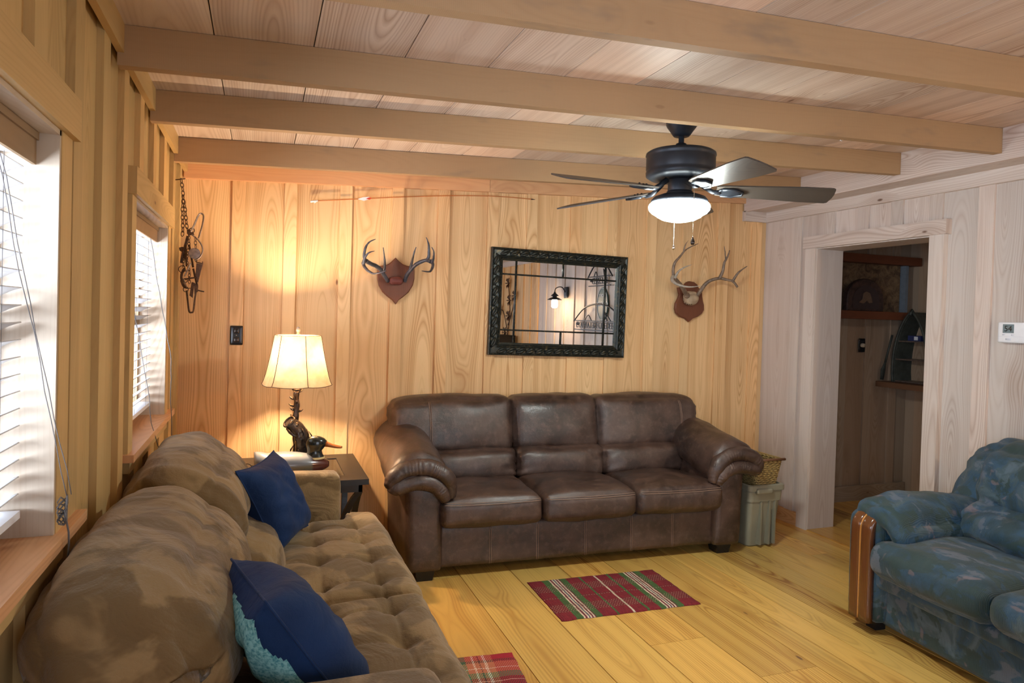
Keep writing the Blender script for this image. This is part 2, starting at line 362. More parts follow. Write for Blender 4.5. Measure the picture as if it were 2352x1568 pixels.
def empty(name, loc=(0, 0, 0), rz=0.0):
    o = bpy.data.objects.new(name, None); COL.objects.link(o); o.location = loc; o.rotation_euler = (0, 0, rz); o.empty_display_size = 0.1; return o
def tag(o, label, cat, group=None):
    o['label'] = label; o['category'] = cat
    if group: o['group'] = group
    return o
def struct(o): o['kind'] = 'structure'; return o
def tint(): return (rnd.random(), rnd.random(), rnd.random())
def fb(p, s, amp): return noise.noise(Vector(p)*s)*amp
def text(name, body, size, mat, loc, rot, parent, depth=0.002, spacing=1.0):
    cu = bpy.data.curves.new(name, 'FONT'); cu.body = body; cu.size = size; cu.extrude = depth; cu.align_x = 'CENTER'; cu.align_y = 'CENTER'; cu.space_character = spacing
    tmp = bpy.data.objects.new(name+'_tmp', cu); COL.objects.link(tmp); bpy.context.view_layer.update()
    me = bpy.data.meshes.new_from_object(tmp); bpy.data.objects.remove(tmp)
    o = bpy.data.objects.new(name, me); COL.objects.link(o); me.materials.clear(); me.materials.append(mat)
    o.location = loc; o.rotation_euler = rot; o.parent = parent; return o
# ================================================================ SETTING
XL, XR, YB = -0.44, 3.78, 4.45
YN = -2.4
def cuts(a, b, holes):
    seg = [(a, b)]
    for h0, h1 in holes:
        seg = [x for s0, s1 in seg for x in ((s0, min(s1, h0)), (max(s0, h1), s1)) if x[1]-x[0] > 0.004]
    return seg
# floor
b = MB(); x = 0.80-0.305*5; k = 0
while x < 5.5:
    y = YN-0.3-rnd.random()*2; w_ = 0.305 if x < 2.2 else 0.152
    while y < 4.7:
        y2 = y+1.6+rnd.random()*1.6
        if k and (x+w_ > XL-0.15): b.box(x+0.0020, x+w_-0.0020, max(y, YN-0.1)+0.0008, min(y2, 4.6)-0.0008, -0.03, 0, 1)
        y = y2; k += 1
    x += w_
b.box(-0.7, 5.6, YN-0.3, 4.8, -0.08, -0.029, 0, (0, 0, 0.3))
struct(b.build('floor', M['floor']))
# ceiling planks (sloping), gaps between them
b = MB(); b.xf = lambda p: Vector((p.x, p.y, p.z+0.04*(p.x+0.44)))
x = -0.163-0.3135
while x < 3.85:
    b.box(x+0.002, x+0.3115, YN-0.1, 4.6, 2.378, 2.40, 1); x += 0.3135
b.box(-0.7, 4.0, YN-0.3, 4.7, 2.402, 2.45, 0, (0, 0.5, 0.5))
struct(b.build('ceiling', M['ceil']))
b = MB(); b.box(-0.7, 4.0, YN-0.3, 4.7, 2.62, 2.66, 0); struct(b.build('trim_20', M['gap']))
b = MB(); b.box(4.04, 5.6, 1.2, 4.6, 2.36, 2.40, 1); struct(b.build('ceiling', M['hall']))
# back wall
BX = [(-0.177, -0.104), (0.121, 0.195), (0.455, 0.531), (0.786, 0.862), (1.092, 1.17), (1.439, 1.514), (1.729, 1.804), (2.062, 2.148), (2.362, 2.437), (2.69, 2.772), (3.009, 3.083), (3.326, 3.428), (3.649, 3.742)]
b = MB(); prev = XL-0.12
for x0, x1 in BX+[(3.96, 4.0)]:
    m = (x0+x1)/2; m = min(m, 3.80)
    b.box(prev+0.001, m-0.001, YB+0.016, YB+0.035, 0, 2.62, 2); prev = m
    if x0 < 3.78: b.box(x0, x1, YB, YB+0.017, 0, 2.6, 2)
b.box(-0.7, 4.0, YB+0.036, YB+0.12, 0, 2.62, 0)
struct(b.build('wall_back', M['wall']))
b = MB(); b.xf = lambda p: Vector((p.x, p.y, p.z+0.046*(p.x+0.44)))
b.box(XL, 1.44, YB-0.022, YB+0.017, 2.253, 2.338, 0, (0.4, 0.3, 0.9)); b.box(1.442, 3.56, YB-0.022, YB+0.017, 2.253, 2.338, 0, (0.5, 0.6, 0.4))
b.box(XL, 3.56, YB-0.004, YB, 2.338, 2.42, 0, (0.2, 0.3, 0.3))
struct(b.build('trim_1', M['trimw']))
# left wall with two windows
W1 = (0.92, 1.84); W2 = (2.84, 3.76); W0 = (-1.0, -0.08); ZS, ZH = 0.965, 1.895
LB = [(1.956, 2.045), (2.273, 2.362), (2.585, 2.672), (2.905, 2.995), (3.247, 3.33), (3.576, 3.66), (3.932, 4.02), (4.25, 4.33)]
y = 1.956
while y > YN+0.3:
    y -= 0.318; LB.insert(0, (y, y+0.089))
b = MB(); prev = YN-0.1
def lvert(x0, x1, y0, y1, tn):
    hs = [h for h in (W0, W1, W2) if y1 > h[0] and y0 < h[1]]
    ys = sorted({y0, y1}|{e for h in hs for e in h if y0 < e < y1})
    vo = rnd.random()*40
    for a, c_ in zip(ys, ys[1:]):
        inside = any(h[0] <= (a+c_)/2 <= h[1] for h in hs)
        for z0, z1 in (cuts(0, 2.5, [(ZS-0.02, ZH+0.03)]) if inside else [(0, 2.5)]): b.box(x0, x1, a, c_, z0, z1, 2, tn, vo)
for y0, y1 in LB+[(4.45, 4.6)]:
    m = (y0+y1)/2; lvert(XL-0.04, XL-0.02, prev+0.001, m-0.001, tint()); prev = m
    if y0 < 4.4: lvert(XL-0.02, XL, y0, y1, tint())
for y0, y1 in zip([YN-0.1, W0[1], W1[1], W2[1]], [W0[0], W1[0], W2[0], 4.6]): b.box(XL-0.17, XL-0.041, y0, y1, 0, 2.5, 1)
for h in (W0, W1, W2): b.box(XL-0.17, XL-0.041, h[0], h[1], 0, ZS-0.03, 1); b.box(XL-0.17, XL-0.041, h[0], h[1], ZH+0.03, 2.5, 1)
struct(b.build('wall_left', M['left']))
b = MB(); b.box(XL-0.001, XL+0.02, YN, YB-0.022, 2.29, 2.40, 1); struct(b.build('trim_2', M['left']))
# near wall (behind the camera) with a patio door opening
b = MB()
for a, c_ in ((XL, 0.6), (2.8, XR+0.2)): 
    xx = a
    while xx < c_-0.01:
        x2 = min(xx+0.3, c_); b.box(xx+0.001, x2-0.001, YN-0.02, YN, 0, 2.6, 2); b.box(xx, min(xx+0.09, c_), YN, YN+0.018, 0, 2.55, 2); xx = x2
b.box(0.6, 2.8, YN-0.02, YN, 2.3, 2.6, 0)
b.box(XL-0.2, 0.6, YN-0.12, YN-0.021, 0, 2.62, 0); b.box(2.8, 4.0, YN-0.12, YN-0.021, 0, 2.62, 0); b.box(0.6, 2.8, YN-0.12, YN-0.021, 2.3, 2.62, 0)
struct(b.build('wall_near', M['right']))
b = MB()
for a, c_ in ((0.6, 0.68), (1.66, 1.74), (2.72, 2.8)): b.box(a, c_, YN-0.06, YN-0.01, 0, 2.3, 2)
b.box(0.6, 2.8, YN-0.06, YN-0.01, 2.2, 2.3, 0); b.box(0.6, 2.8, YN-0.06, YN-0.01, 0, 0.10, 0)
struct(b.build('door_2', M['white']))
# right wall
D0, D1, DZ = 3.0, 3.9, 2.05
RBAT = [4.06, 3.75, 3.464, 3.205, 2.937, 2.632]
y = 2.632
while y > YN+0.3: y -= 0.305; RBAT.append(y)
RBAT = RBAT[::-1]
bmain = MB(); b2 = MB(); b = bmain; prev = YN
def rvert(x0, x1, y0, y1, tn):
    b = b2 if y1 < -0.1 or (y0 > 0.02 and y1 < 0.42 and x0 > XR+0.01) else bmain
    ys = sorted({y0, y1}|{e for e in (D0, D1) if y0 < e < y1}); vo = rnd.random()*40
    for a, c_ in zip(ys, ys[1:]):
        b.box(x0, x1, a, c_, DZ if D0 <= (a+c_)/2 <= D1 else 0, 2.6, 2, tn, vo)
for y0 in RBAT+[4.5]:
    m = min(y0+0.045, YB+0.03); rvert(XR+0.014, XR+0.034, prev+0.001, m-0.001, tint()); prev = m
    if y0 < 4.4: rvert(XR, XR+0.015, y0, y0+0.088, tint())
b.box(XR+0.035, 4.0, YN-0.1, D0, 0, 2.6, 1, (0.5, 0.5, 0.2)); b.box(XR+0.035, 4.0, D1, 4.6, 0, 2.6, 1); b.box(XR+0.035, 4.0, D0, D1, DZ+0.02, 2.6, 1)
struct(b.build('wall_right', M['right'])); struct(b2.build('wall_right_near', M['wall']))
b = MB()   # soffit along the right wall and the trim under it
b.box(3.56, 3.585, YN, YB, 2.372, 2.56, 1, (0.7, 0.9, 0.8)); b.box(3.585, XR+0.014, YN, YB, 2.380, 2.40, 1, (0.2, 0.3, 0.6))
struct(b.build('trim_3', M['right']))
b = MB(); b.box(XR-0.02, XR+0.016, YN, YB, 2.302, 2.380, 1, (0.9, 1.0, 0.5)); b.box(3.56, XR-0.02, YB-0.022, YB+0.017, 2.302, 2.380, 0, (0.3, 0.8, 0.6))
struct(b.build('trim_4', M['right']))
b = MB(); b.box(XR-0.018, XR+0.012, D1+0.095, YB, 0, 0.095, 1, (0.1, 0.5, 0.9)); b.box(XR-0.018, XR+0.012, YN, D0-0.095, 0, 0.095, 1, (0.3, 0.5, 0.9)); struct(b.build('baseboard_right', M['wall']))
# doorway casing
b = MB()
b.box(XR-0.022, XR+0.016, D1, D1+0.095, 0, DZ+0.005, 2, (0.8, 0.2, 0.2)); b.box(XR-0.022, XR+0.016, D0-0.095, D0, 0, DZ+0.005, 2, (0.9, 0.3, 0.3))
b.box(XR-0.034, XR+0.016, D0-0.115, D1+0.11, DZ+0.005, DZ+0.092, 1, (0.6, 1.0, 0.6))
b.box(XR-0.002, 4.02, D1-0.002, D1+0.016, 0, DZ, 2, (0.3, 0.6, 0.7)); b.box(XR-0.002, 4.02, D0-0.016, D0+0.002, 0, DZ, 2, (0.5, 0.4, 0.5)); b.box(XR-0.002, 4.02, D0, D1, DZ-0.002, DZ+0.018, 1, (0.2, 0.4, 0.5))
b.box(4.0, 4.02, D1, D1+0.06, 0, DZ+0.06, 2, (0.9, 0.3, 0.3)); struct(b.build('door_1', M['right']))
b = MB(); b.box(XR-0.01, 4.03, D0+0.003, D1-0.003, -0.01, 0.006, 1, (0.1, 0.6, 0.9)); struct(b.build('trim_21', M['floor']))
# ceiling beams
b_i = 0
for yl, yr in ((3.935, 3.85), (3.125, 3.045), (2.45, 2.45), (1.735, 1.72), (1.03, 1.01), (0.38, 0.36), (-0.28, -0.30), (-0.95, -0.96), (-1.6, -1.62)):
    b = MB(); b.xf = (lambda yl, yr: lambda p: Vector((p.x, p.y+yl+(yr-yl)*(p.x+0.44)/4.0, p.z+0.04*(p.x+0.44))))(yl, yr)
    N = 1; b.box(XL+0.001, 3.559, 0, 0.045, 2.250, 2.3765, 0, (0.35+0.25*rnd.random(), rnd.random(), rnd.random()*0.6))
    b_i += 1; struct(b.build('trim_%d' % (4+b_i), M['beam']))
# the hall beyond the doorway
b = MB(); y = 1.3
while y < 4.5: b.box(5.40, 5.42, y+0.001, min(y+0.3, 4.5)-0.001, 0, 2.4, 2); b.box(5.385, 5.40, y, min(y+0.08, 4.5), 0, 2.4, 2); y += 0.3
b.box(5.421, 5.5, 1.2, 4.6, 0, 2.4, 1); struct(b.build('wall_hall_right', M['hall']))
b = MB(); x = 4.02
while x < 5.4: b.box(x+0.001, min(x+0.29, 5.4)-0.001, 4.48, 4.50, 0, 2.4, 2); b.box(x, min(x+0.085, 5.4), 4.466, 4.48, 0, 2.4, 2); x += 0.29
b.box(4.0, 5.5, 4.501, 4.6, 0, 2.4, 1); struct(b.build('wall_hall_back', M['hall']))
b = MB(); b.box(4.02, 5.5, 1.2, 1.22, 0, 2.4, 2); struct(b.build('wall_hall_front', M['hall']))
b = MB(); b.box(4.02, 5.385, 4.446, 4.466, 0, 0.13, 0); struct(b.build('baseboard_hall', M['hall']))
# ================================================================ WINDOWS
def glassmat():
    t = NT('window_glass'); g = t.n('ShaderNodeBsdfGlossy'); g.inputs['Roughness'].default_value = 0.02
    tr = t.n('ShaderNodeBsdfTransparent'); mx = t.n('ShaderNodeMixShader'); mx.inputs[0].default_value = 0.06
    t.t.links.new(tr.outputs[0], mx.inputs[1]); t.t.links.new(g.outputs[0], mx.inputs[2]); t.t.links.new(mx.outputs[0], t.out.inputs[0]); return t.m
M['glass'] = glassmat()
def window(n, h):
    y0, y1 = h; e = struct(empty('window_%d' % n, (XL, (y0+y1)/2, ZS)))
    ox, oy, oz = XL, (y0+y1)/2, ZS
    def xf(p): return Vector((p.x-ox, p.y-oy, p.z-oz))
    b = MB(); b.xf = xf     # casing: two sides and the head
    b.box(XL-0.021, XL+0.003, y0-0.09, y0, ZS-0.03, ZH+0.04, 2); b.box(XL-0.021, XL+0.003, y1, y1+0.09, ZS, ZH+0.04, 2)
    b.box(XL-0.021, XL+0.018, y0-0.10, y1+0.105, ZH, ZH+0.098, 1, (0.7, 0.5, 0.6)); b.build('casing', M['left'], e)
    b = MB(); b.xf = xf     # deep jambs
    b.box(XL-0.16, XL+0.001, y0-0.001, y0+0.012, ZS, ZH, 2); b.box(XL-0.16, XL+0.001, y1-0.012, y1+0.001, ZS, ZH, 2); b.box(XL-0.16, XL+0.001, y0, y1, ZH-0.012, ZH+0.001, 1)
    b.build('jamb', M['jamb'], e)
    b = MB(); b.xf = xf; b.box(XL-0.13, XL+0.024, y0-0.10, y1+0.205, ZS-0.028, ZS, 1, (0.6, 0.9, 0.7)); b.build('window_sill', M['trimw'], e)
    b = MB(); b.xf = xf; b.box(XL-0.021, XL+0.005, y0-0.06, y1+0.06, ZS-0.075, ZS-0.028, 1, (0.5, 0.3, 0.4)); b.build('apron', M['left'], e)
    b = MB(); b.xf = xf     # sash
    for a, c_ in ((y0+0.012, y0+0.055), (y1-0.055, y1-0.012)): b.box(XL-0.155, XL-0.115, a, c_, ZS, ZH-0.012, 2)
    for a, c_ in ((ZS, ZS+0.07), (ZH-0.07, ZH-0.012), (1.40, 1.45)): b.box(XL-0.155, XL-0.115, y0+0.055, y1-0.055, a, c_, 1)
    b.build('sash', M['sash'], e)
    b = MB(); b.xf = xf; b.box(XL-0.138, XL-0.134, y0+0.05, y1-0.05, ZS+0.06, ZH-0.06, 1); b.build('pane', M['glass'], e)
window(3, W0); window(1, W1); window(2, W2)
def blindmat():
    t = NT('blind_slat'); d = t.n('ShaderNodeBsdfDiffuse'); d.inputs[0].default_value = (0.70, 0.69, 0.68, 1)
    tr = t.n('ShaderNodeBsdfTranslucent'); tr.inputs[0].default_value = (0.70, 0.70, 0.74, 1); mx = t.n('ShaderNodeMixShader'); mx.inputs[0].default_value = 0.16
    t.t.links.new(d.outputs[0], mx.inputs[1]); t.t.links.new(tr.outputs[0], mx.inputs[2]); t.t.links.new(mx.outputs[0], t.out.inputs[0]); return t.m
M['slat'] = blindmat()
def blind(h, label, n, cordx):
    y0, y1 = h; Y0, Y1 = y0+0.02, y1-0.03; xc = XL-0.085
    e = tag(empty('window_blind', (xc, (y0+y1)/2, ZH-0.06)), label, 'blind', 'white slatted window blinds')
    o = e.location
    def xf(p): return Vector((p.x-o.x, p.y-o.y, p.z-o.z))
    b = MB(); b.xf = xf; b.box(xc-0.03, xc+0.03, Y0-0.004, Y1+0.01, ZH-0.062, ZH-0.013, 1); b.build('headrail', M['white'], e)
    b = MB(); b.xf = xf; b.box(xc+0.034, xc+0.042, Y0-0.006, Y1+0.014, ZH-0.085, ZH-0.013, 1); b.box(xc+0.034, xc+0.047, Y0-0.006, Y1+0.014, ZH-0.03, ZH-0.013, 1); b.build('valance', M['valance'], e)
    z = ZH-0.085; zb = ZS+0.075; k = (z-zb)/n; sl = None
    for i in range(n):
        b = MB(); cx, cz = xc, z-k*(i+0.5); a = math.radians(26)
        def sxf(p, cx=cx, cz=cz):
            x, zz = p.x, p.z+0.0025*(1-(p.x/0.025)**2)
            return xf(Vector((cx+x*math.cos(a)+zz*math.sin(a)*-1, p.y, cz+x*math.sin(a)+zz*math.cos(a))))
        b.xf = sxf
        for j in range(4): b.box(-0.025+0.0125*j, -0.0125+0.0125*j, Y0, Y1, -0.0013, 0.0013, 1)
        b.build('slat', M['slat'], e)
    b = MB(); b.xf = xf; b.box(xc-0.026, xc+0.026, Y0, Y1, zb-0.025, zb-0.008, 1); b.build('bottom_rail', M['white'], e)
    b = MB(); b.xf = xf
    for yy in (Y0+0.13, (Y0+Y1)/2, Y1-0.13):
        for dx in (-0.024, 0.024): b.tube([(xc+dx, yy, z), (xc+dx, yy, zb-0.01)], 0.0008, 4)
    b.build('ladder_cord', M['cord'], e)
    return e, xf, xc
e, xf, xc = blind(W1, 'white slatted blind in the near window, larger and closest to the camera', 20, 0)
b = MB(); b.xf = xf
def wig(p0, p1, n, amp, seed):
    return [Vector(p0).lerp(Vector(p1), i/n)+Vector((fb((i*0.4, seed, 0), 1, amp), fb((0, i*0.4, seed), 1, amp), 0)) for i in range(n+1)]
b.tube(wig((xc+0.045, 1.55, ZH-0.09), (XL+0.035, 1.79, ZS+0.10), 12, 0.006, 1), 0.0011, 5); b.tube(wig((xc+0.045, 1.57, ZH-0.09), (XL+0.04, 1.80, ZS+0.10), 12, 0.008, 5), 0.0011, 5)
b.tube(wig((XL+0.035, 1.795, ZS+0.10), (XL+0.034, 1.83, ZS-0.20), 10, 0.012, 9), 0.0022, 5)
for i in range(9):
    a = i*0.7; b.tube([(XL+0.026+0.009*math.cos(a+t_)*1.0, 1.800+0.012*math.sin(1.7*(a+t_)), ZS+0.085-0.006*i+0.008*math.sin(t_*2)) for t_ in [j*0.8 for j in range(8)]], 0.0018, 5, closed=True)
b.build('pull_cord', M['cord'], e)
e, xf, xc = blind(W2, 'white slatted blind in the far window behind the tan sofa', 20, 0)
b = MB(); b.xf = xf
b.tube(wig((xc+0.045, 3.5, ZH-0.09), (XL+0.03, 3.70, ZS+0.28), 12, 0.008, 3)+wig((XL+0.03, 3.70, ZS+0.28), (XL+0.036, 3.78, ZS-0.25), 10, 0.008, 4)[1:], 0.002, 5)
b.tube(wig((xc+0.045, 3.1, ZH-0.4), (XL+0.036, 3.30, ZS-0.13), 12, 0.01, 8), 0.0016, 5)
b.build('pull_cord', M['cord'], e)
# ================================================================ LEATHER SOFA
def leather_sofa():
    S = tag(empty('leather_sofa', (1.87, 3.665, 0), math.radians(-2.0)), 'dark brown leather three seat sofa against the back wall under the mirror', 'sofa')
    L = M['leather']; W = 1.09
    b = MB(); b.soft((0, 0.43, 0.185), (2*W-0.30, 0.80, 0.25), 0.02, (0, 0.0, 0), (16, 8, 6)); 
    b.build('base_frame', L, S, lambda p, n: fb(p, 6, 0.004))
    for x in (-0.60, -0.31, 0.0, 0.31, 0.60):
        b = MB()
        for dx in (-0.005, 0.005): b.tube([(x+dx+0.002*math.sin(z*20), 0.0285, z) for z in [0.065+0.022*i for i in range(11)]], 0.0018, 4)
        b.build('stitching', M['stitch'], S)
    def gath(k, amp, ax):   # gathers near seams
        def f(p, n):
            return fb(p, 5, 0.010)+fb(p, 14, 0.003)+amp*math.sin((p[ax])*k+3*noise.noise(p*6))*0.5
        return f
    for i in range(3):
        cx = (-0.62, 0, 0.62)[i]*0.985; w_ = 0.605
        b = MB(); fn = lambda p, q: Vector((p.x, p.y, p.z-0.012*(q.z > 0)*max(0, q.y)))
        A = ((cx, 0.27, 0.385), (w_, 0.66, 0.155), 0.040, (0.006, 0.012, 0.035), (22, 22, 8), fn)
        b.soft(*A)
        def dsp(p, n): return fb(p, 4, 0.012)+fb(p, 12, 0.004)+fb(p, 30, 0.0014)
        o = b.build('seat_cushion', L, S, dsp)
        b = MB(); H = (w_/2, 0.33, 0.0775)
        for qz, qy in ((0.80, -0.985),):
            pts = []
            for j in range(25):
                q = (-0.96+1.92*j/24, -1, 0.62); p = softpos(q, A[0], H, 0.040, A[3], fn); p.y -= 0.0025; p.z += -0.006*math.cos(q[0]*1.5)+0.012
                pts.append(p+Vector((0, -dsp(p, None)*0.6, 0)))
            b.tube(pts, 0.0021, 4)
            b.tube([p+Vector((0, 0.006, 0.010)) for p in pts], 0.0016, 4)
        b.build('stitching', M['stitch'], o)
    def lean(p, q):
        return Vector((p.x, p.y+(p.z-0.45)*0.22, p.z))
    for i in range(3):
        cx, w_ = ((-0.71, 0.80), (0, 0.615), (0.70, 0.78))[i]
        def up(p, q, i=i, cx=cx):
            p = lean(p, q)
            side = -1 if i == 0 else 1
            if i != 1:
                k = max(0, q.x*side-0.35)/0.65; p.x += -side*0.0; p.z -= 0.03*k*k*(1 if q.z > 0 else 0)
                p.y -= 0.03*k*k*(q.y < 0)
            return p
        b = MB(); b.soft((cx, 0.565, 0.785), (w_+0.008, 0.21, 0.35), 0.058, (0.006, 0.045, 0.012), (26, 8, 22), up)
        def g1(p, n, cx=cx, w_=w_):
            e1 = max(0, 1-abs(abs(p.x-cx)-w_/2)/0.07); e2 = max(0, 1-abs(p.z-0.62)/0.07)
            return fb(p, 4, 0.014)+fb(p, 11, 0.005)+0.0035*e1*math.sin(p.z*150+4*noise.noise(p*5))+0.0035*e2*math.sin(p.x*140+4*noise.noise(p*5))
        o = b.build('back_cushion', L, S, g1)
        if i != 1:
            sx = cx-0.16 if i == 0 else cx+0.24
            b = MB()
            for dx in (-0.005, 0.005):
                pts = []
                for j in range(20):
                    q = ((sx+dx-cx)/(w_/2), -1, -0.9+1.8*j/19); p = softpos(q, (cx, 0.565, 0.785), (w_/2, 0.105, 0.175), 0.058, (0.006, 0.045, 0.012), up)
                    pts.append(p+Vector((0, -0.004-g1(p, None), 0)))
                b.tube(pts, 0.0018, 4)
            b.build('stitching', M['stitch'], o)
        cx, w_ = ((-0.62, 0.62), (0, 0.615), (0.62, 0.62))[i]
        b = MB(); b.soft((cx, 0.515, 0.545), (w_+0.01, 0.20, 0.205), 0.05, (0.004, 0.045, 0.0), (26, 8, 16), lambda p, q: Vector((p.x, p.y+(p.z-0.45)*0.12, p.z)))
        def g2(p, n, cx=cx, w_=w_):
            e1 = max(0, 1-abs(abs(p.x-cx)-w_/2)/0.12)
            return fb(p, 5, 0.016)+0.006*e1*math.sin((p.z+0.5*abs(p.x-cx))*95+5*noise.noise(p*6))+fb(p, 16, 0.004)
        b.build('lumbar_cushion', L, S, g2)
    b = MB(); b.soft((0, 0.70, 0.50), (2*W-0.02, 0.13, 0.86), 0.03, (0, 0, 0), (10, 4, 8), lambda p, q: Vector((p.x, p.y+(p.z-0.5)*0.09, p.z)))
    b.build('back_frame', L, S)
    for sx in (-1, 1):
        b = MB()
        def arm(p, q, sx=sx): return Vector((p.x-sx*0.015*(1-q.z)*0.5, p.y, p.z))
        b.soft((sx*1.000, 0.39, 0.31), (0.20, 0.80, 0.51), 0.03, (0.012, 0.008, 0), (8, 14, 10), arm)
        a_ = b.build('arm', L, S, lambda p, n: fb(p, 5, 0.006))
        # padded roll over the arm
        b = MB(); N = 26; Q = 22; rows = []
        for j in range(Q+1):
            t = j/Q; y = -0.045+0.72*t; row = []
            for i in range(N+1):
                a = math.pi*(-0.16+1.30*i/N)      # sweeps from the outside, over the top, down inside
                rx, rz = 0.180, 0.150
                if t < 0.09: k = math.sqrt(max(0.0, 1-((0.09-t)/0.09)**2)); k = 0.55+0.45*k
                else: k = 1.0
                x = sx*(1.020+rx*k*math.cos(a)+(0.015 if a > 1.8 else 0)); z = 0.575+0.10*t+rz*k*math.sin(a)*(1.05)-(0.05*(1-t) if a > math.pi*0.85 else 0)
                row.append(b.V((x, y, z)))
            rows.append(row)
        for j in range(Q):
            for i in range(N):
                q = [rows[j][i], rows[j][i+1], rows[j+1][i+1], rows[j+1][i]]
                if sx < 0: q.reverse()
                b.F(q, smooth=True)
        cap = b.V((sx*1.02, -0.045, 0.58))
        for i in range(N):
            q = [rows[0][i+1], rows[0][i], cap]
            if sx < 0: q.reverse()
            b.F(q, smooth=True)
        def dd(p, n):
            e = max(0, 1-abs(p.y+0.0)/0.11)
            return fb(p, 6, 0.012)+fb(p, 18, 0.004)+0.0018*e*math.sin(math.atan2(p.z-0.58, p.x-sx*1.02)*34+3*noise.noise(p*9))
        o = b.build('arm_pad', L, S, dd)
        b = MB()
        for path, tr, yy in (([(.178, .545), (.172, .590), (.125, .632), (.04, .655), (-.04, .648), (-.105, .612), (-.148, .550), (-.162, .475)], 0.048, -0.022), ([(.168, .520), (.150, .545), (.08, .566), (.0, .572), (-.070, .550), (-.112, .505), (-.128, .460)], 0.046, -0.028)):
            q = smooth([(sx*(1.012+x_), yy, z_) for x_, z_ in path], 16); n_ = len(q)
            b.tube(q, [tr*(0.45+0.55*min(1, 5*min(i, n_-1-i)/n_)**0.6) for i in range(n_)], 18)
        b.build('roll_trim', L, S, lambda p, n: 0.0016*math.sin(math.atan2(p.z-0.44, p.x-sx*1.012)*58+9*noise.noise(p*9))*max(0, 0.35+1.6*noise.noise(p*13))+fb(p, 14, 0.006))
    for x in (-0.98, 0.98):
        for y in (0.07, 0.70):
            b = MB(); s_ = 0.055
            i0 = [b.V((x+a*s_*0.8, y+c*s_*0.8, 0)) for a, c in ((-1, -1), (1, -1), (1, 1), (-1, 1))]; i1 = [b.V((x+a*s_, y+c*s_, 0.065)) for a, c in ((-1, -1), (1, -1), (1, 1), (-1, 1))]
            b.F(i0[::-1]); b.F(i1)
            for k in range(4): b.F([i0[k], i0[(k+1) % 4], i1[(k+1) % 4], i1[k]])
            b.build('foot', M['black'], S)
leather_sofa()
# ================================================================ TAN SOFA
def tan_sofa():
    ox, oy = 0.1, 2.43
    S = tag(empty('suede_sofa', (ox, oy, 0)), 'tan suede sofa with tufted seats and overstuffed back cushions below the windows', 'sofa')
    T = M['suede']
    def mk(): b = MB(); b.xf = lambda p: Vector((p.x-ox, p.y-oy, p.z)); return b
    def wn(p): return p+Vector((ox, oy, 0))
    b = mk(); b.soft((0.07, oy, 0.18), (0.86, 1.95, 0.27), 0.03, (0, 0, 0), (8, 14, 5)); b.build('base_frame', T, S)
    b = mk(); b.soft((-0.35, oy, 0.38), (0.16, 2.12, 0.66), 0.05, (0, 0, 0), (6, 14, 8)); b.build('back_frame', T, S)
    for y, wy, hz in ((3.485, 0.165, 0.65), (1.405, 0.185, 0.67)):
        b = mk(); b.soft((0.02, y, 0.05+hz/2), (0.74, wy, hz), 0.045, (0.0, 0.004, 0.006), (16, 8, 14)); b.build('arm', T, S, lambda p, n: fb(p, 5, 0.005))
    for y0, y1, far in ((2.44, 3.40, 1), (1.47, 2.435, 0)):
        cy = (y0+y1)/2; b = mk()
        def fn(p, q, far=far):
            k = max(0.0, min(1.0, (p.x-0.39)/0.05)); k = k*k*(3-2*k); s_ = 1 if far else -1
            p.y += s_*0.14*k*max(0, s_*q.y)**5
            return p
        b.soft((0.25, cy, 0.415), (0.66, y1-y0, 0.15), 0.05, (0.012, 0.004, 0.020), (84, 110, 8), fn)
        tx = (0.02, 0.235, 0.44); ty = [y0+(y1-y0)*f for f in (0.14, 0.38, 0.62, 0.86)]
        def dsp(p, n, tx=tx, ty=ty):
            P = wn(p); h = fb(P, 3.5, 0.010)+fb(P, 9, 0.004)
            if n.z > 0.3:
                for x in tx:
                    for y in ty:
                        d2 = (P.x-x)**2+(P.y-y)**2; h -= 0.026*math.exp(-d2/0.0016)+0.010*math.exp(-d2/0.007)
                g = min(abs(P.y-y) for y in ty); h -= 0.008*math.exp(-g*g/0.00005)*(0.4+0.6*(P.x < 0.46))
                g = min(abs(P.x-x) for x in tx[:2]+(tx[2],)); h -= 0.007*math.exp(-g*g/0.00005)
            return h
        b.build('seat_cushion', T, S, dsp)
    for y0, y1, far in ((2.46, 3.41, 1), (1.44, 2.50, 0)):
        cy = (y0+y1)/2
        def bend(p, q): return Vector((p.x-(p.z-0.6)*0.28, p.y, p.z-0.05*abs(q.y)**4*(q.z > 0)))
        b = mk(); b.soft((-0.085, cy, 0.545), (0.25, y1-y0-0.03, 0.26), 0.11, (0.045, 0.01, 0.0), (12, 34, 14), bend)
        b.build('lumbar_cushion', T, S, lambda p, n, cy=cy: fb(wn(p), 4, 0.020)+0.006*math.sin((wn(p).y)*45+6*noise.noise(wn(p)*4))*max(0, 1-abs(wn(p).z-0.6)/0.12)+fb(wn(p), 12, 0.006))
        b = mk(); b.soft((-0.185, cy, 0.775), (0.35, y1-y0, 0.33), 0.15, (0.03, 0.02, 0.025), (20, 48, 20), bend)
        def wr(p, n, cy=cy, y0=y0, y1=y1):
            P = wn(p); e1 = max(0, 1-(y1-P.y)/0.30)
            e2 = max(0, 1-(P.y-y0)/0.22)
            return fb(P, 3, 0.024)+fb(P, 8, 0.008)+0.0075*(0.3+e1+e2)*math.sin(P.y*62+P.x*18+7*noise.noise(P*3.2))*0.7
        b.build('back_cushion', T, S, wr)
    for x in (-0.3, 0.42):
        for y in (1.50, 3.37):
            b = mk(); b.lathe([(0.025, 0), (0.032, 0.05)], (x, y, 0), 12); b.build('leg', M['black'], S)
tan_sofa()
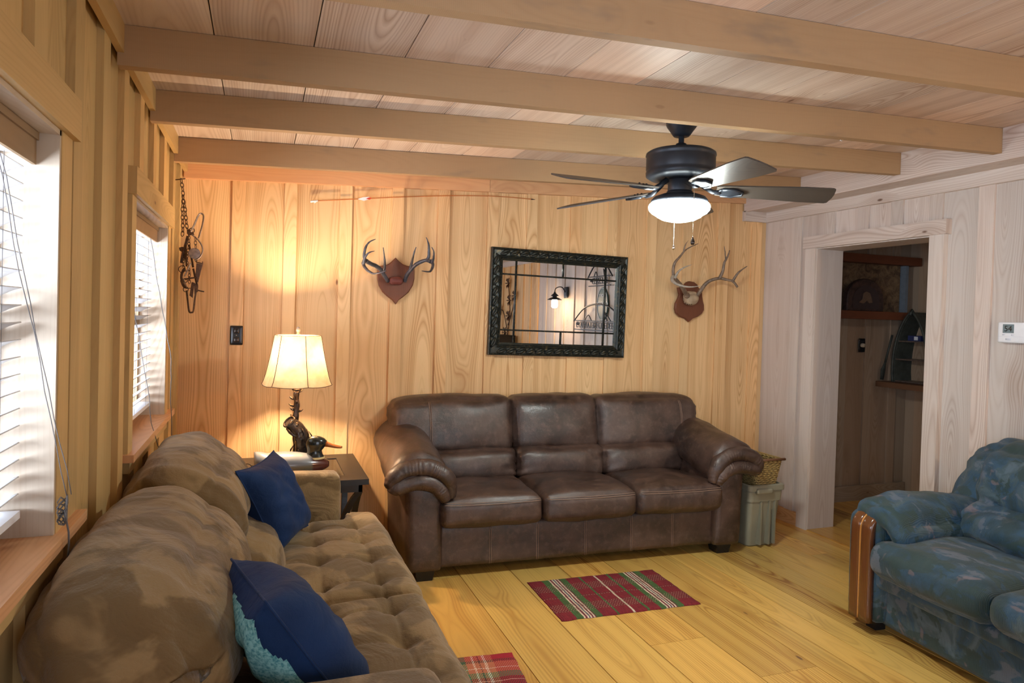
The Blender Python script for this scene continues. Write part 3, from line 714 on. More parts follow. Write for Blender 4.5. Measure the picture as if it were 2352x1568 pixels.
# ---------------- throw pillows
def pillow(label, L, T_, B, R, thick, decal=False):
    L, T_, B, R = map(Vector, (L, T_, B, R)); c = (L+T_+B+R)/4; ux = ((T_-L)+(R-B))/4; uy = ((L-B)+(T_-R))/4; nz = ux.cross(uy).normalized()
    e = tag(empty('throw_pillow', c), label, 'pillow'); N = 30
    def P(u, v, s):
        x = u*(1-0.10*(1-abs(v)**2.0)*abs(u)); y = v*(1-0.10*(1-abs(u)**2.0)*abs(v))
        t = thick*0.5*((1-u**4)**0.62*(1-v**4)**0.62)
        p = ux*x+uy*y+nz*t*s
        if abs(s) > 0.5: p += nz*s*(fb((u*2, v*2, s), 1.3, 0.012)*(1-u*u)*(1-v*v)+0.004*math.sin(7*u+13*v+4*fb((u, v, 0), 2, 1))*(1-u*u)**0.5*(1-v*v)**0.5)
        return p
    b = MB()
    for s in (1, -1):
        g = [[b.V(P(-1+2*i/N, -1+2*j/N, s)) for j in range(N+1)] for i in range(N+1)]
        for i in range(N):
            for j in range(N):
                q = [g[i][j], g[i+1][j], g[i+1][j+1], g[i][j+1]]
                if s < 0: q.reverse()
                b.F(q, smooth=True)
    b.build('cover', M['navy'], e)
    b = MB(); pts = []
    for k in range(4):
        for i in range(16):
            t = -1+2*i/16; u, v = ((t, -1), (1, t), (-t, 1), (-1, -t))[k]; pts.append(P(u, v, 0))
    b.tube(pts, 0.0032, 6, closed=True); b.build('piping', M['navy'], e)
    if decal:
        for poly in decal:
            b = MB(); g = {}; K = 90; us = [p[0] for p in poly]; vs = [p[1] for p in poly]
            def inside(u, v):
                r = False; n = len(poly)
                for a in range(n):
                    (x1, y1), (x2, y2) = poly[a], poly[(a+1) % n]
                    if (y1 > v) != (y2 > v) and u < (x2-x1)*(v-y1)/(y2-y1)+x1: r = not r
                return r
            du = (max(us)-min(us))/K; dv = (max(vs)-min(vs))/K
            def gv(i, j):
                if (i, j) not in g: u = min(us)+du*i; v = min(vs)+dv*j; g[i, j] = b.V(P(u, v, -1)-nz*0.002)
                return g[i, j]
            for i in range(K):
                for j in range(K):
                    if inside(min(us)+du*(i+0.5), min(vs)+dv*(j+0.5)): b.F([gv(i, j), gv(i, j+1), gv(i+1, j+1), gv(i+1, j)], smooth=True)
            b.build('printed_patch', M['print'], e)
    return e
pillow('plain navy blue pillow leaning at the far end of the tan sofa', (-0.08, 2.83, 0.87), (0.065, 3.21, 0.87), (0.08, 2.90, 0.50), (0.225, 3.28, 0.50), 0.17)
pillow('navy blue pillow with pale teal printed patches at the near end of the tan sofa', (0.045, 1.50, 0.89), (-0.08, 1.83, 0.87), (0.23, 1.53, 0.54), (0.195, 1.86, 0.53), 0.20,
       [[(-0.84, 0.90), (-0.90, 0.45), (-0.95, 0.30), (-0.95, -0.12), (-0.5, -0.30), (0.6, -0.28), (0.7, 0.6), (0.3, 0.95)], [(-0.8, -0.42), (-0.3, -0.50), (-0.35, -0.9), (-0.88, -0.88)]])
# ================================================================ BLUE SOFA
def blue_sofa():
    ang = math.radians(4.5)
    S = tag(empty('velour_sofa', (2.83, 2.66, 0), -ang), 'blue green patterned velour sofa with glossy wood trimmed arm, against the right wall', 'sofa')
    B = M['blue']           # local: -y runs along the sofa toward the camera, +x goes back to the wall
    def f0(p, n): return fb(p, 5, 0.010)+fb(p, 12, 0.003)
    b = MB(); b.soft((0.46, -1.10, 0.155), (0.80, 1.90, 0.22), 0.02, (0, 0, 0), (6, 14, 6)); b.build('base_frame', B, S)
    b = MB(); b.soft((0.44, -1.10, 0.275), (0.86, 1.88, 0.085), 0.025, (0.008, 0, 0), (6, 16, 6)); b.build('front_rail', B, S, f0)
    for k, y in enumerate((-0.118, -2.10)):
        b = MB(); b.soft((0.44, y+0.014, 0.31), (0.88, 0.215, 0.54), 0.055, (0.0, 0.006, 0.0), (12, 8, 12)); a_ = b.build('arm', B, S, f0)
        # wooden rail that runs up the arm front and bends over its top
        for s_ in (-1, 1):
            b = MB(); path = []
            for t in [i/20 for i in range(21)]:
                if t < 0.7: path.append((-0.014, 0.055+(0.50-0.055)*t/0.7))
                else:
                    an = (t-0.7)/0.3*math.radians(80); path.append((-0.014+0.075*(1-math.cos(an)), 0.50+0.075*math.sin(an)))
            n = 10; rings = []
            for (px_, pz) in path:
                t_ = max(0, (pz-0.50)/0.075); an = math.asin(min(1, t_))
                ring = []
                for i in range(n+1):
                    c_ = -1+2*i/n; hgt = 0.012*math.sqrt(max(0, 1-c_**4)); yy = y+s_*0.033+c_*0.032
                    ring.append(b.V((px_-hgt*math.cos(an), yy, pz+hgt*math.sin(an))))
                ring.append(b.V((px_+0.02*math.cos(an), y+s_*0.034+0.032, pz-0.02*math.sin(an)))); ring.append(b.V((px_+0.02*math.cos(an), y+s_*0.034-0.032, pz-0.02*math.sin(an))))
                rings.append(ring)
            m = n+3; Lz = 0
            for i in range(len(rings)-1):
                for j in range(m):
                    q = (j+1) % m; b.F([rings[i][j], rings[i+1][j], rings[i+1][q], rings[i][q]], [(j*0.006, i*0.03), (j*0.006, i*0.03+0.03), (j*0.006+0.006, i*0.03+0.03), (j*0.006+0.006, i*0.03)], (0.5, 0.3, 0.4), True)
            b.F(rings[0]); b.F(rings[-1][::-1]); b.build('wood_trim', M['oak'], a_)
        b = MB(); b.tube([(-0.020, y, z) for z in [0.06+0.02*i for i in range(22)]]+[(-0.020+0.075*(1-math.cos(an)), y, 0.50+0.081*math.sin(an)) for an in [0.2*i for i in range(1, 7)]], 0.0045, 6); b.build('glint_strip', M['glint'], a_)  # thin bead added to paint the glint along the groove
        sg = -1 if k == 0 else 1
        b = MB(); b.soft((0.36, y+sg*0.035, 0.575), (0.66, 0.29, 0.115), 0.055, (0.02, 0.01, 0.02), (26, 18, 10), lambda p, q: Vector((p.x, p.y, p.z-0.075*max(0, sg*q.y)**2+0.012*math.sin(p.x*4))))
        b.build('arm_cushion', B, S, lambda p, n: fb(p, 6, 0.022)+fb(p, 15, 0.006)+0.004*math.sin(p.y*70+p.x*20+5*noise.noise(p*5))*max(0, 1-abs(p.x-0.06)/0.16))
    for i in range(3):
        cy = -0.50-0.605*i
        b = MB(); b.soft((0.33, cy, 0.395), (0.78, 0.60, 0.16), 0.06, (0.025, 0.004, 0.03), (26, 22, 10))
        b.build('seat_cushion', B, S, lambda p, n: fb(p, 4, 0.018)+fb(p, 11, 0.005))
        def bd(p, q): return Vector((p.x+(p.z-0.45)*0.30, p.y, p.z))
        b = MB(); b.soft((0.60, cy-0.02, 0.765), (0.26, 0.63, 0.36), 0.12, (0.06, 0.02, 0.03), (14, 30, 22), bd)
        def wr(p, n, cy=cy):
            d = math.hypot(p.y-cy, (p.z-0.64)); return fb(p, 4, 0.030)+0.012*math.sin(math.atan2(p.z-0.62, p.y-cy)*22+4*noise.noise(p*4))*math.exp(-(d-0.16)**2/0.012)+fb(p, 12, 0.006)
        b.build('back_cushion', B, S, wr)
        b = MB(); b.soft((0.555, cy-0.02, 0.555), (0.26, 0.61, 0.20), 0.09, (0.07, 0.01, 0.01), (12, 28, 14), lambda p, q: Vector((p.x+(p.z-0.45)*0.1, p.y, p.z)))
        b.build('lumbar_cushion', B, S, lambda p, n: fb(p, 5, 0.026)+0.006*math.sin(p.y*60+p.z*30+6*noise.noise(p*5)))
    b = MB(); b.soft((0.72, -0.13, 0.70), (0.27, 0.26, 0.44), 0.11, (0.03, 0.03, 0.02), (16, 16, 18), lambda p, q: Vector((p.x+(p.z-0.5)*0.35-0.02, p.y-0.18*max(0, p.z-0.55), p.z)))
    b.build('corner_bolster', B, S, lambda p, n: fb(p, 5, 0.018)+0.006*math.sin(p.z*60+p.x*25+5*noise.noise(p*5)))
    b = MB(); b.soft((0.80, -1.10, 0.44), (0.12, 2.05, 0.76), 0.05, (0, 0, 0), (4, 14, 8)); b.build('back_frame', B, S)
    for x in (0.06, 0.8):
        for y in (-0.12, -2.08):
            b = MB(); b.box(x, x+0.06, y-0.03, y+0.03, 0, 0.055); b.build('foot', M['black'], S)
blue_sofa()
# ================================================================ SIDE TABLE
TZ = 0.600; TX0, TX1, TY0, TY1 = -0.10, 0.565, 3.70, 4.39
def side_table():
    e = tag(empty('side_table', ((TX0+TX1)/2, (TY0+TY1)/2, 0)), 'dark wood side table with inset glass top in the corner between the two brown sofas', 'table'); o = e.location
    def mk(): b = MB(); b.xf = lambda p: Vector((p.x-o.x, p.y-o.y, p.z)); return b
    b = mk(); fwid = 0.115
    b.box(TX0, TX0+fwid, TY0, TY1, TZ-0.03, TZ); b.box(TX1-fwid, TX1, TY0, TY1, TZ-0.03, TZ); b.box(TX0+fwid, TX1-fwid, TY0, TY0+fwid, TZ-0.03, TZ); b.box(TX0+fwid, TX1-fwid, TY1-fwid, TY1, TZ-0.03, TZ)
    b.build('table_top', M['espresso'], e)
    b = mk(); b.box(TX0+fwid-0.004, TX1-fwid+0.004, TY0+fwid-0.004, TY1-fwid+0.004, TZ-0.012, TZ-0.004); b.build('glass_panel', M['tglass'], e)
    b = mk()
    b.box(TX0+0.03, TX1-0.03, TY0+0.03, TY0+0.05, TZ-0.075, TZ-0.031); b.box(TX0+0.03, TX1-0.03, TY1-0.05, TY1-0.03, TZ-0.075, TZ-0.031); b.box(TX0+0.03, TX0+0.05, TY0+0.03, TY1-0.03, TZ-0.075, TZ-0.031); b.box(TX1-0.05, TX1-0.03, TY0+0.03, TY1-0.03, TZ-0.075, TZ-0.031)
    b.build('apron', M['espresso'], e)
    cx, cy = (TX0+TX1)/2, (TY0+TY1)/2
    for sx in (-1, 1):
        for sy in (-1, 1):
            b = mk()
            for side in (0, 1):
                pts = []; N = 16
                for i in range(N+1):
                    t = i/N; z = (TZ-0.075)*(1-t); inn = 0.09*math.sin(math.pi*min(1, t*1.05))**0.8
                    pts.append((z, inn))
                w_ = 0.032; rings = []
                for z, inn in pts:
                    x = cx+sx*((TX1-TX0)/2-0.045-inn*(1 if side == 0 else 0.2)); y = cy+sy*((TY1-TY0)/2-0.045-inn*(0.2 if side == 0 else 1))
                    rings.append([b.V((x-w_/2, y-w_/2, z)), b.V((x+w_/2, y-w_/2, z)), b.V((x+w_/2, y+w_/2, z)), b.V((x-w_/2, y+w_/2, z))])
                for i in range(N):
                    for k in range(4): b.F([rings[i][k], rings[i+1][k], rings[i+1][(k+1) % 4], rings[i][(k+1) % 4]])
                b.F(rings[0]); b.F(rings[-1][::-1])
            b.build('leg', M['espresso'], e)
    b = mk(); b.box(TX0+0.12, TX1-0.12, TY0+0.12, TY1-0.12, 0.16, 0.175); b.build('lower_shelf', M['espresso'], e)
def tglass():
    t = NT('table_glass'); g = t.n('ShaderNodeBsdfGlossy'); g.inputs['Roughness'].default_value = 0.03
    tr = t.n('ShaderNodeBsdfTransparent'); tr.inputs[0].default_value = (0.62, 0.66, 0.62, 1)
    fr = t.n('ShaderNodeFresnel'); fr.inputs[0].default_value = 1.9; mx = t.n('ShaderNodeMixShader'); t.t.links.new(fr.outputs[0], mx.inputs[0])
    t.t.links.new(tr.outputs[0], mx.inputs[1]); t.t.links.new(g.outputs[0], mx.inputs[2]); t.t.links.new(mx.outputs[0], t.out.inputs[0]); return t.m
M['tglass'] = tglass(); side_table()
# ---------------- table lamp
def shademat():
    t = NT('lamp_shade'); o = t.coord(); n = t.noise(o, 9, 4, 0.6); 
    c = t.mix(t.mapr(n, 0.35, 0.65), (0.72, 0.46, 0.24), (0.86, 0.64, 0.38))
    tr = t.n('ShaderNodeBsdfTranslucent'); t.t.links.new(c, tr.inputs[0]); d = t.n('ShaderNodeBsdfDiffuse'); t.t.links.new(c, d.inputs[0])
    mx = t.n('ShaderNodeMixShader'); mx.inputs[0].default_value = 0.05; t.t.links.new(d.outputs[0], mx.inputs[1]); t.t.links.new(tr.outputs[0], mx.inputs[2])
    t.t.links.new(mx.outputs[0], t.out.inputs[0]); return t.m
M['shade'] = shademat(); M['seam'] = plain('shade_seam', (0.09, 0.04, 0.02), 0.7)
LX, LY = 0.197, 4.00
def lamp():
    e = tag(empty('table_lamp', (LX, LY, TZ)), 'lit table lamp with bell shade on a bronze leaping bass base', 'lamp')
    z0, z1 = 1.083-TZ, 1.358-TZ
    hexv = [math.radians(45+60*k) for k in range(6)]
    def R(t): return 0.200+(0.132-0.200)*(1-(1-t)**1.55) if False else 0.192-0.065*(t**0.72)
    b = MB(); K = 14; rings = []
    for i in range(K+1):
        t = i/K; r = R(t); ring = []
        for k in range(6):
            a0, a1 = hexv[k], hexv[k]+math.radians(60)
            p0 = Vector((math.cos(a0), math.sin(a0)))*r; p1 = Vector((math.cos(a1), math.sin(a1)))*r
            for j in range(6):
                q = p0.lerp(p1, j/6); u = j/6; bow = 1+0.055*4*u*(1-u)
                sc = 0.006*0; ring.append(b.V((q.x*bow, q.y*bow, z0+(z1-z0)*t-(0.006*4*u*(1-u) if i == 0 else 0)+0.0)))
        rings.append(ring)
    n = 36
    for i in range(K):
        for k in range(n): b.F([rings[i][k], rings[i][(k+1) % n], rings[i+1][(k+1) % n], rings[i+1][k]], smooth=True)
    sh = b.build('lamp_shade', M['shade'], e)
    b = MB()
    for k in range(6):
        b.tube([(math.cos(hexv[k])*(R(i/K)+0.001), math.sin(hexv[k])*(R(i/K)+0.001), z0+(z1-z0)*i/K) for i in range(K+1)], 0.0018, 5)
    for i in (0, K): b.tube([b_ for b_ in [Vector(sh.data.vertices[i*36+k].co) for k in range(36)]], 0.0018, 5, closed=True)
    b.build('seam_binding', M['seam'], sh)
    b = MB(); b.tube([(0, 0, 0.40), (0, 0, 0.50)], 0.011, 12); b.lathe([(0.019, 0.455), (0.022, 0.47), (0.020, 0.50), (0.013, 0.60)], n=16); b.build('socket', M['bronze'], e)
    b = MB(); b.tube([(0.0, -0.001, 0.50), (0.055, 0, 0.56), (0.06, 0, 0.68), (0.0, 0, 0.765)], 0.0015, 5); b.tube([(0.0, 0.001, 0.50), (-0.055, 0, 0.56), (-0.06, 0, 0.68), (0.0, 0, 0.765)], 0.0015, 5); b.build('harp', M['chrome'], e)
    b = MB(); b.lathe([(0.004, 0.757), (0.009, 0.765), (0.006, 0.772), (0.012, 0.785), (0.009, 0.80), (0.002, 0.806)], n=12); b.build('finial', M['bonelight'], e)
    b = MB(); b.lathe([(0.010, 0.61), (0.016, 0.632), (0.0195, 0.652), (0.015, 0.672), (0.003, 0.681)], n=16); b.build('light_bulb', emis('warm_bulb', (1.0, 0.74, 0.48), 2700), e)
    # branch stem
    b = MB(); pts = [(0.002*math.sin(i*0.7), 0.002*math.cos(i*0.6), 0.10+0.013*i) for i in range(28)]
    b.tube(pts, [0.0155+0.0016*math.sin(i*1.3) for i in range(28)], 12)
    for (z, a, l) in ((0.44, 0.3, 0.022), (0.40, 3.2, 0.026), (0.36, 2.9, 0.03), (0.34, 3.4, 0.024), (0.33, 0.1, 0.024), (0.38, -1.6, 0.022), (0.30, 3.1, 0.02)):
        b.tube([(0.010*math.cos(a), 0.010*math.sin(a), z), ((0.012+l*0.6)*math.cos(a), (0.012+l*0.6)*math.sin(a), z+0.005), ((0.012+l)*math.cos(a), (0.012+l)*math.sin(a), z+0.014)], [0.008, 0.006, 0.003], 7)
    b.lathe([(0.018, 0.445), (0.026, 0.452), (0.022, 0.462), (0.012, 0.466)], n=12, mod=lambda a, z: 1+0.2*math.sin(a*3)); b.build('branch_stem', M['bronze'], e)
    # the fish: body curving upward, mouth open to the upper left
    fp = [(0.012, 0.070), (0.026, 0.105), (0.034, 0.150), (0.030, 0.195), (0.012, 0.232), (-0.016, 0.262), (-0.036, 0.280)]
    fr_ = [0.024, 0.038, 0.049, 0.052, 0.048, 0.040, 0.034]
    q = smooth([(x_, -0.046, z_) for x_, z_ in fp], 6); n_ = len(q); rad = []
    for i in range(n_):
        f_ = i/6; k_ = min(int(f_), 5); rad.append(fr_[k_]+(fr_[min(k_+1, 6)]-fr_[k_])*(f_-k_))
    b = MB(); b.tube(q, rad, 20, flat=0.66)
    body = b.build('fish_body', M['bronze'], e, lambda p, n: 0.0016*math.sin(p.z*260+p.x*90)*math.sin(p.x*260)+fb(p, 50, 0.003))
    b = MB()  # jaws, gill, eye, fins
    dv = Vector((-0.58, -0.55, 0.60)).normalized(); sv = dv.cross(Vector((0, 1, 0))).normalized(); tv = dv.cross(sv); ce = Vector((-0.037, -0.052, 0.279))
    b.tube([ce+sv*(0.034*math.cos(a))+tv*(0.026*math.sin(a))+dv*0.004 for a in [i*math.pi/10 for i in range(20)]], 0.0055, 7, closed=True)
    b.tube([(-0.052, -0.066, 0.250), (-0.036, -0.074, 0.228), (-0.012, -0.079, 0.208), (0.010, -0.080, 0.200)], [0.007, 0.009, 0.008, 0.003], 8)
    b.tube([(0.030, -0.078, 0.245), (0.042, -0.080, 0.215), (0.030, -0.082, 0.180), (0.005, -0.079, 0.165)], [0.003, 0.005, 0.005, 0.003], 7)
    b.lathe([(0.001, -0.007), (0.006, -0.004), (0.007, 0), (0.005, 0.004)], (0.000, -0.071, 0.262), 10, ax='y')
    b.tube([(0.060, -0.045, 0.12), (0.080, -0.045, 0.16), (0.082, -0.045, 0.20), (0.066, -0.045, 0.225)], [0.003, 0.007, 0.008, 0.003], 6, flat=0.4)
    b.tube([(-0.012, -0.06, 0.155), (-0.028, -0.068, 0.13), (-0.034, -0.068, 0.10)], [0.004, 0.011, 0.003], 6, flat=0.4)
    b.tube([(-0.006, -0.05, 0.11), (-0.022, -0.055, 0.09), (-0.03, -0.055, 0.07)], [0.004, 0.009, 0.003], 6, flat=0.4)
    b.build('fins_and_jaw', M['bronze'], body)
    b = MB(); g_ = [b.V(ce+sv*(0.032*math.cos(a))+tv*(0.024*math.sin(a))+dv*0.003) for a in [i*math.pi/9 for i in range(18)]]; b.F(g_); b.build('mouth_shade', M['gap'], body)  # flat dark disc painting the shade inside the open mouth
    b = MB(); b.lathe([(0.078, 0), (0.080, 0.012), (0.070, 0.03), (0.052, 0.05), (0.040, 0.075), (0.012, 0.10)], n=48, mod=lambda a, z: 1+0.05*math.sin(a*13+z*40))
    for k in range(26):
        a = k*2.4; r0 = 0.030+0.012*(k % 3); b.tube([(r0*math.cos(a), r0*math.sin(a), 0.072), ((r0+0.025)*math.cos(a+0.2), (r0+0.025)*math.sin(a+0.2), 0.055), ((r0+0.044)*math.cos(a+0.3), (r0+0.044)*math.sin(a+0.3), 0.018)], [0.006, 0.008, 0.003], 6)
    b.build('lamp_base', M['bronze'], e)
lamp()
# ---------------- duck decoy
def duck():
    e = tag(empty('duck_decoy', (0.16, 3.82, TZ), math.radians(3)), 'painted wooden duck decoy with black head and orange bill in front of the lamp', 'duck decoy'); e.scale = (1.2, 1.2, 1.2)
    t = NT('duck_body_paint'); o = t.coord(); x, y, z = t.sep(o)
    c = t.mix(t.mapr(z, 0.055, 0.075, 0, 1, True), (0.12, 0.11, 0.08), (0.15, 0.17, 0.20)); c = t.mix(t.mapr(z, 0.085, 0.10, 0, 1, True), c, (0.34, 0.35, 0.34))
    c = t.mix(t.mapr(x, 0.085, 0.10, 0, 1, True), c, (0.10, 0.025, 0.015)); body = t.done(c, 0.25, Coat_Weight=0.4)
    b = MB(); N = 28; K = 22; rings = []
    for i in range(N+1):
        t_ = i/N; x = -0.15+0.32*t_; r = math.sin(math.pi*(0.04+0.93*t_)**0.8)**0.55; w_ = 0.072*r; h_ = 0.056*r; zc_ = 0.056+0.012*(1-t_)-0.0*t_
        if t_ < 0.18: zc_ += 0.03*(0.18-t_)/0.18
        rings.append([b.V((x, w_*math.cos(2*math.pi*k/K), max(0.0, zc_+h_*math.sin(2*math.pi*k/K)*(1 if math.sin(2*math.pi*k/K) > 0 else 1.1)))) for k in range(K)])
    for i in range(N):
        for k in range(K): b.F([rings[i][k], rings[i][(k+1) % K], rings[i+1][(k+1) % K], rings[i+1][k]], smooth=True)
    b.F(rings[0][::-1]); b.F(rings[-1]); b.build('body', body, e)
    hm = plain('duck_head_paint', (0.012, 0.016, 0.014), 0.22, 0, 0.3, 10, 0, Coat_Weight=0.5)
    b = MB(); prof = [(0.098, 0.085, 0.040), (0.100, 0.100, 0.038), (0.100, 0.118, 0.034), (0.100, 0.130, 0.036)]
    rings = []
    pts = [(0.110, 0.088, 0.041, 0.036), (0.108, 0.103, 0.034, 0.030), (0.106, 0.118, 0.033, 0.027), (0.110, 0.132, 0.040, 0.029), (0.114, 0.146, 0.046, 0.031), (0.115, 0.160, 0.045, 0.030), (0.112, 0.172, 0.037, 0.026), (0.108, 0.181, 0.022, 0.016), (0.106, 0.184, 0.004, 0.004)]
    for x, z, rx, ry in pts: rings.append([b.V((x+rx*math.cos(2*math.pi*k/20), ry*math.sin(2*math.pi*k/20), z)) for k in range(20)])
    for i in range(len(rings)-1):
        for k in range(20): b.F([rings[i][k], rings[i][(k+1) % 20], rings[i+1][(k+1) % 20], rings[i+1][k]], smooth=True)
    b.F(rings[-1]); hd = b.build('head', hm, e)
    b = MB(); b.lathe([(0.0415, 0.083), (0.0425, 0.087), (0.0405, 0.091)], (0.110, 0, 0), 24, mod=None); b.build('neck_ring', plain('cream_paint', (0.65, 0.50, 0.22), 0.4), e)
    om = plain('orange_paint', (0.42, 0.12, 0.02), 0.3, 0, 0.15, 12)
    b = MB(); rings = []
    for x, z, ry, rz in ((0.148, 0.150, 0.017, 0.018), (0.165, 0.142, 0.016, 0.012), (0.185, 0.135, 0.016, 0.009), (0.205, 0.130, 0.017, 0.0075), (0.221, 0.127, 0.013, 0.006), (0.228, 0.126, 0.005, 0.004)):
        rings.append([b.V((x, ry*math.cos(2*math.pi*k/16), z+rz*math.sin(2*math.pi*k/16))) for k in range(16)])
    for i in range(len(rings)-1):
        for k in range(16): b.F([rings[i][k], rings[i][(k+1) % 16], rings[i+1][(k+1) % 16], rings[i+1][k]], smooth=True)
    b.F(rings[0][::-1]); b.F(rings[-1]); bl = b.build('bill', om, e)
    b = MB(); b.lathe([(0.001, -0.004), (0.005, -0.002), (0.005, 0.003)], (0.226, 0, 0.1265), 8, ax='x'); b.build('bill_tip', M['black'], bl)
    for s in (-1, 1): b = MB(); b.lathe([(0.0005, -0.003), (0.004, -0.002), (0.005, 0.002)], (0.136, s*0.026, 0.158), 10, ax='y'); b.build('eye', M['black'], hd)
duck()
b = MB(); gx, gy, gz = -0.055, 4.05, TZ+0.004
b.tube([(gx-0.045, gy-0.19, TZ-0.012+0.02), (gx-0.048, gy-0.18, gz+0.012), (gx-0.045, gy-0.12, gz+0.014), (gx-0.04, gy, gz+0.016)], 0.0022, 6)
b.tube([(gx+0.09, gy-0.15, gz+0.012), (gx+0.095, gy, gz+0.016)], 0.0022, 6)
for dx in (-0.005, 0.060): b.tube([(gx+dx+0.026*math.cos(a), gy, gz+0.016+0.017*math.sin(a)) for a in [i*0.393 for i in range(16)]], 0.002, 5, closed=True)
b.tube([(gx+0.021, gy, gz+0.02), (gx+0.034, gy, gz+0.02)], 0.002, 5)
tag(b.build('eyeglasses', M['black']), 'folded dark wire eyeglasses lying on the left edge of the side table', 'glasses')
# ================================================================ CEILING FAN
def fan():
    fx, fy = 1.83, 2.75; e = tag(empty('ceiling_fan', (fx, fy, zc(fx))), 'black ceiling fan with five dark blades and a lit white bowl light', 'ceiling fan'); z0 = zc(fx)
    K = M['blackmetal']
    def mk(): b = MB(); b.xf = lambda p: Vector((p.x, p.y, p.z-z0)); return b
    b = mk(); b.lathe([(0.070, z0+0.004), (0.073, z0-0.05), (0.068, z0-0.062), (0.056, z0-0.078), (0.044, z0-0.096), (0.036, z0-0.106), (0.022, z0-0.108)], n=32); b.build('canopy', K, e)
    b = mk(); b.lathe([(0.013, z0-0.05), (0.013, 2.325)], n=16); b.build('downrod', K, e)
    b = mk(); b.lathe([(0.014, 2.332), (0.024, 2.328), (0.030, 2.310), (0.040, 2.298), (0.05, 2.292), (0.150, 2.288), (0.160, 2.281), (0.162, 2.270), (0.157, 2.265), (0.159, 2.258), (0.159, 2.205), (0.156, 2.198), (0.160, 2.192), (0.158, 2.175), (0.140, 2.163), (0.100, 2.158), (0.02, 2.158)], n=56); b.build('motor_housing', K, e)
    b = mk(); b.lathe([(0.055, 2.160), (0.056, 2.110), (0.052, 2.105), (0.060, 2.104), (0.062, 2.085), (0.02, 2.085)], n=28); b.build('switch_housing', K, e)
    b = mk(); b.lathe([(0.055, 2.096), (0.085, 2.090), (0.118, 2.078), (0.131, 2.062), (0.131, 2.049), (0.11, 2.049)], n=48); b.build('light_fitter', K, e)
    b = mk(); b.lathe([(0.130, 2.050), (0.138, 2.044), (0.142, 2.033), (0.139, 2.018), (0.127, 2.004), (0.108, 1.993), (0.098, 1.985), (0.075, 1.973), (0.042, 1.965), (0.010, 1.963)], n=56)
    b.build('glass_bowl', emis('lit_frosted_glass', (0.92, 1.0, 0.95), 112), e)
    bl = wood('dark_blade_wood', (0.075, 0.062, 0.052), (0.035, 0.028, 0.024), 0.42, 0.8, freq=200, knots=0)
    for k in range(5):
        a = math.radians(-26+72*k); R_ = Matrix.Rotation(a, 3, 'Z'); P_ = Matrix.Rotation(math.radians(-17), 3, 'X')
        def tf(p, R_=R_, P_=P_): q = R_ @ (P_ @ Vector((p.x, p.y, p.z))); return Vector((q.x, q.y, q.z+2.118-0.026*p.x/0.69-z0))
        b = MB(); b.xf = tf; top = []; bot = []; out = []
        for i in range(25):
            t = i/24; x = 0.165+0.525*(1-(1-t)**1.35); wd = 0.048+0.022*min(1, t*1.6)
            if t > 0.90: wd *= max(0.03, 1-((t-0.90)/0.101)**2.6)**0.42
            if t < 0.05: wd *= 0.86+0.14*t/0.05
            out.append((x, wd))
        rows = []
        for x, wd in out: rows.append([b.V((x, -wd, -0.003)), b.V((x, 0, -0.003)), b.V((x, wd, -0.003)), b.V((x, wd, 0.003)), b.V((x, 0, 0.003)), b.V((x, -wd, 0.003))])
        for i in range(24):
            for j in range(6):
                q = (j+1) % 6; yy = (-1, 0, 1, 1, 0, -1)
                b.F([rows[i][j], rows[i+1][j], rows[i+1][q], rows[i][q]][::-1], [(yy[j]*out[i][1], out[i][0]+k*3), (yy[j]*out[i+1][1], out[i+1][0]+k*3), (yy[q]*out[i+1][1], out[i+1][0]+k*3), (yy[q]*out[i][1], out[i][0]+k*3)][::-1], (0.5, 0.5, 0.2*k))
        b.F(rows[0]); b.F(rows[-1][::-1]); bo = b.build('blade', bl, e)
        b = MB(); b.xf = tf
        b.tube([(0.09, 0, 0.035), (0.12, 0, 0.01), (0.15, 0, -0.008), (0.185, 0, -0.009)], [0.014, 0.011, 0.011, 0.012], 8)
        b.soft((0.225, 0, -0.007), (0.10, 0.058, 0.008), 0.02, (0, 0, 0.002), (8, 8, 4))
        b.tube([(0.19, -0.030, -0.010), (0.24, -0.034, -0.011), (0.285, -0.012, -0.011), (0.285, 0.012, -0.011), (0.24, 0.034, -0.011), (0.19, 0.030, -0.010)], 0.006, 7)
        for q in ((0.205, 0), (0.235, 0.014), (0.235, -0.014)): b.lathe([(0.005, 0.003), (0.005, 0.007), (0.002, 0.009)], (q[0], q[1], 0), 8)
        b.build('blade_bracket', K, bo)
    for (x, y, zt, zb, dark) in ((-0.062, -0.058, 2.10, 1.845, False), (-0.025, -0.152, 2.10, 1.875, True)):
        b = mk(); z = zt; hz = zt
        if dark: b.tube([(-0.012, -0.056, 2.135), (x, y, 2.09), (x, y, zb)], 0.0012, 5)
        else: b.tube([(x*0.9, y*0.9, 2.09), (x, y, zb)], 0.0014, 5)
        z = 2.08
        while z > zb: b.lathe([(0.0004, -0.0022), (0.0022, 0), (0.0004, 0.0022)], (x, y, z), 6); z -= 0.0065
        c_ = b.build('pull_chain', M['chrome'], e)
        b = mk(); b.lathe([(0.001, zb+0.002), (0.004, zb-0.004), (0.009, zb-0.018), (0.0095, zb-0.026), (0.006, zb-0.033), (0.001, zb-0.034)] if dark else [(0.002, zb+0.004), (0.006, zb-0.004), (0.0065, zb-0.014), (0.003, zb-0.020), (0.0008, zb-0.021)], (x, y, 0), 12)
        b.build('chain_fob', M['bronze'] if dark else M['chrome'], c_)
fan()
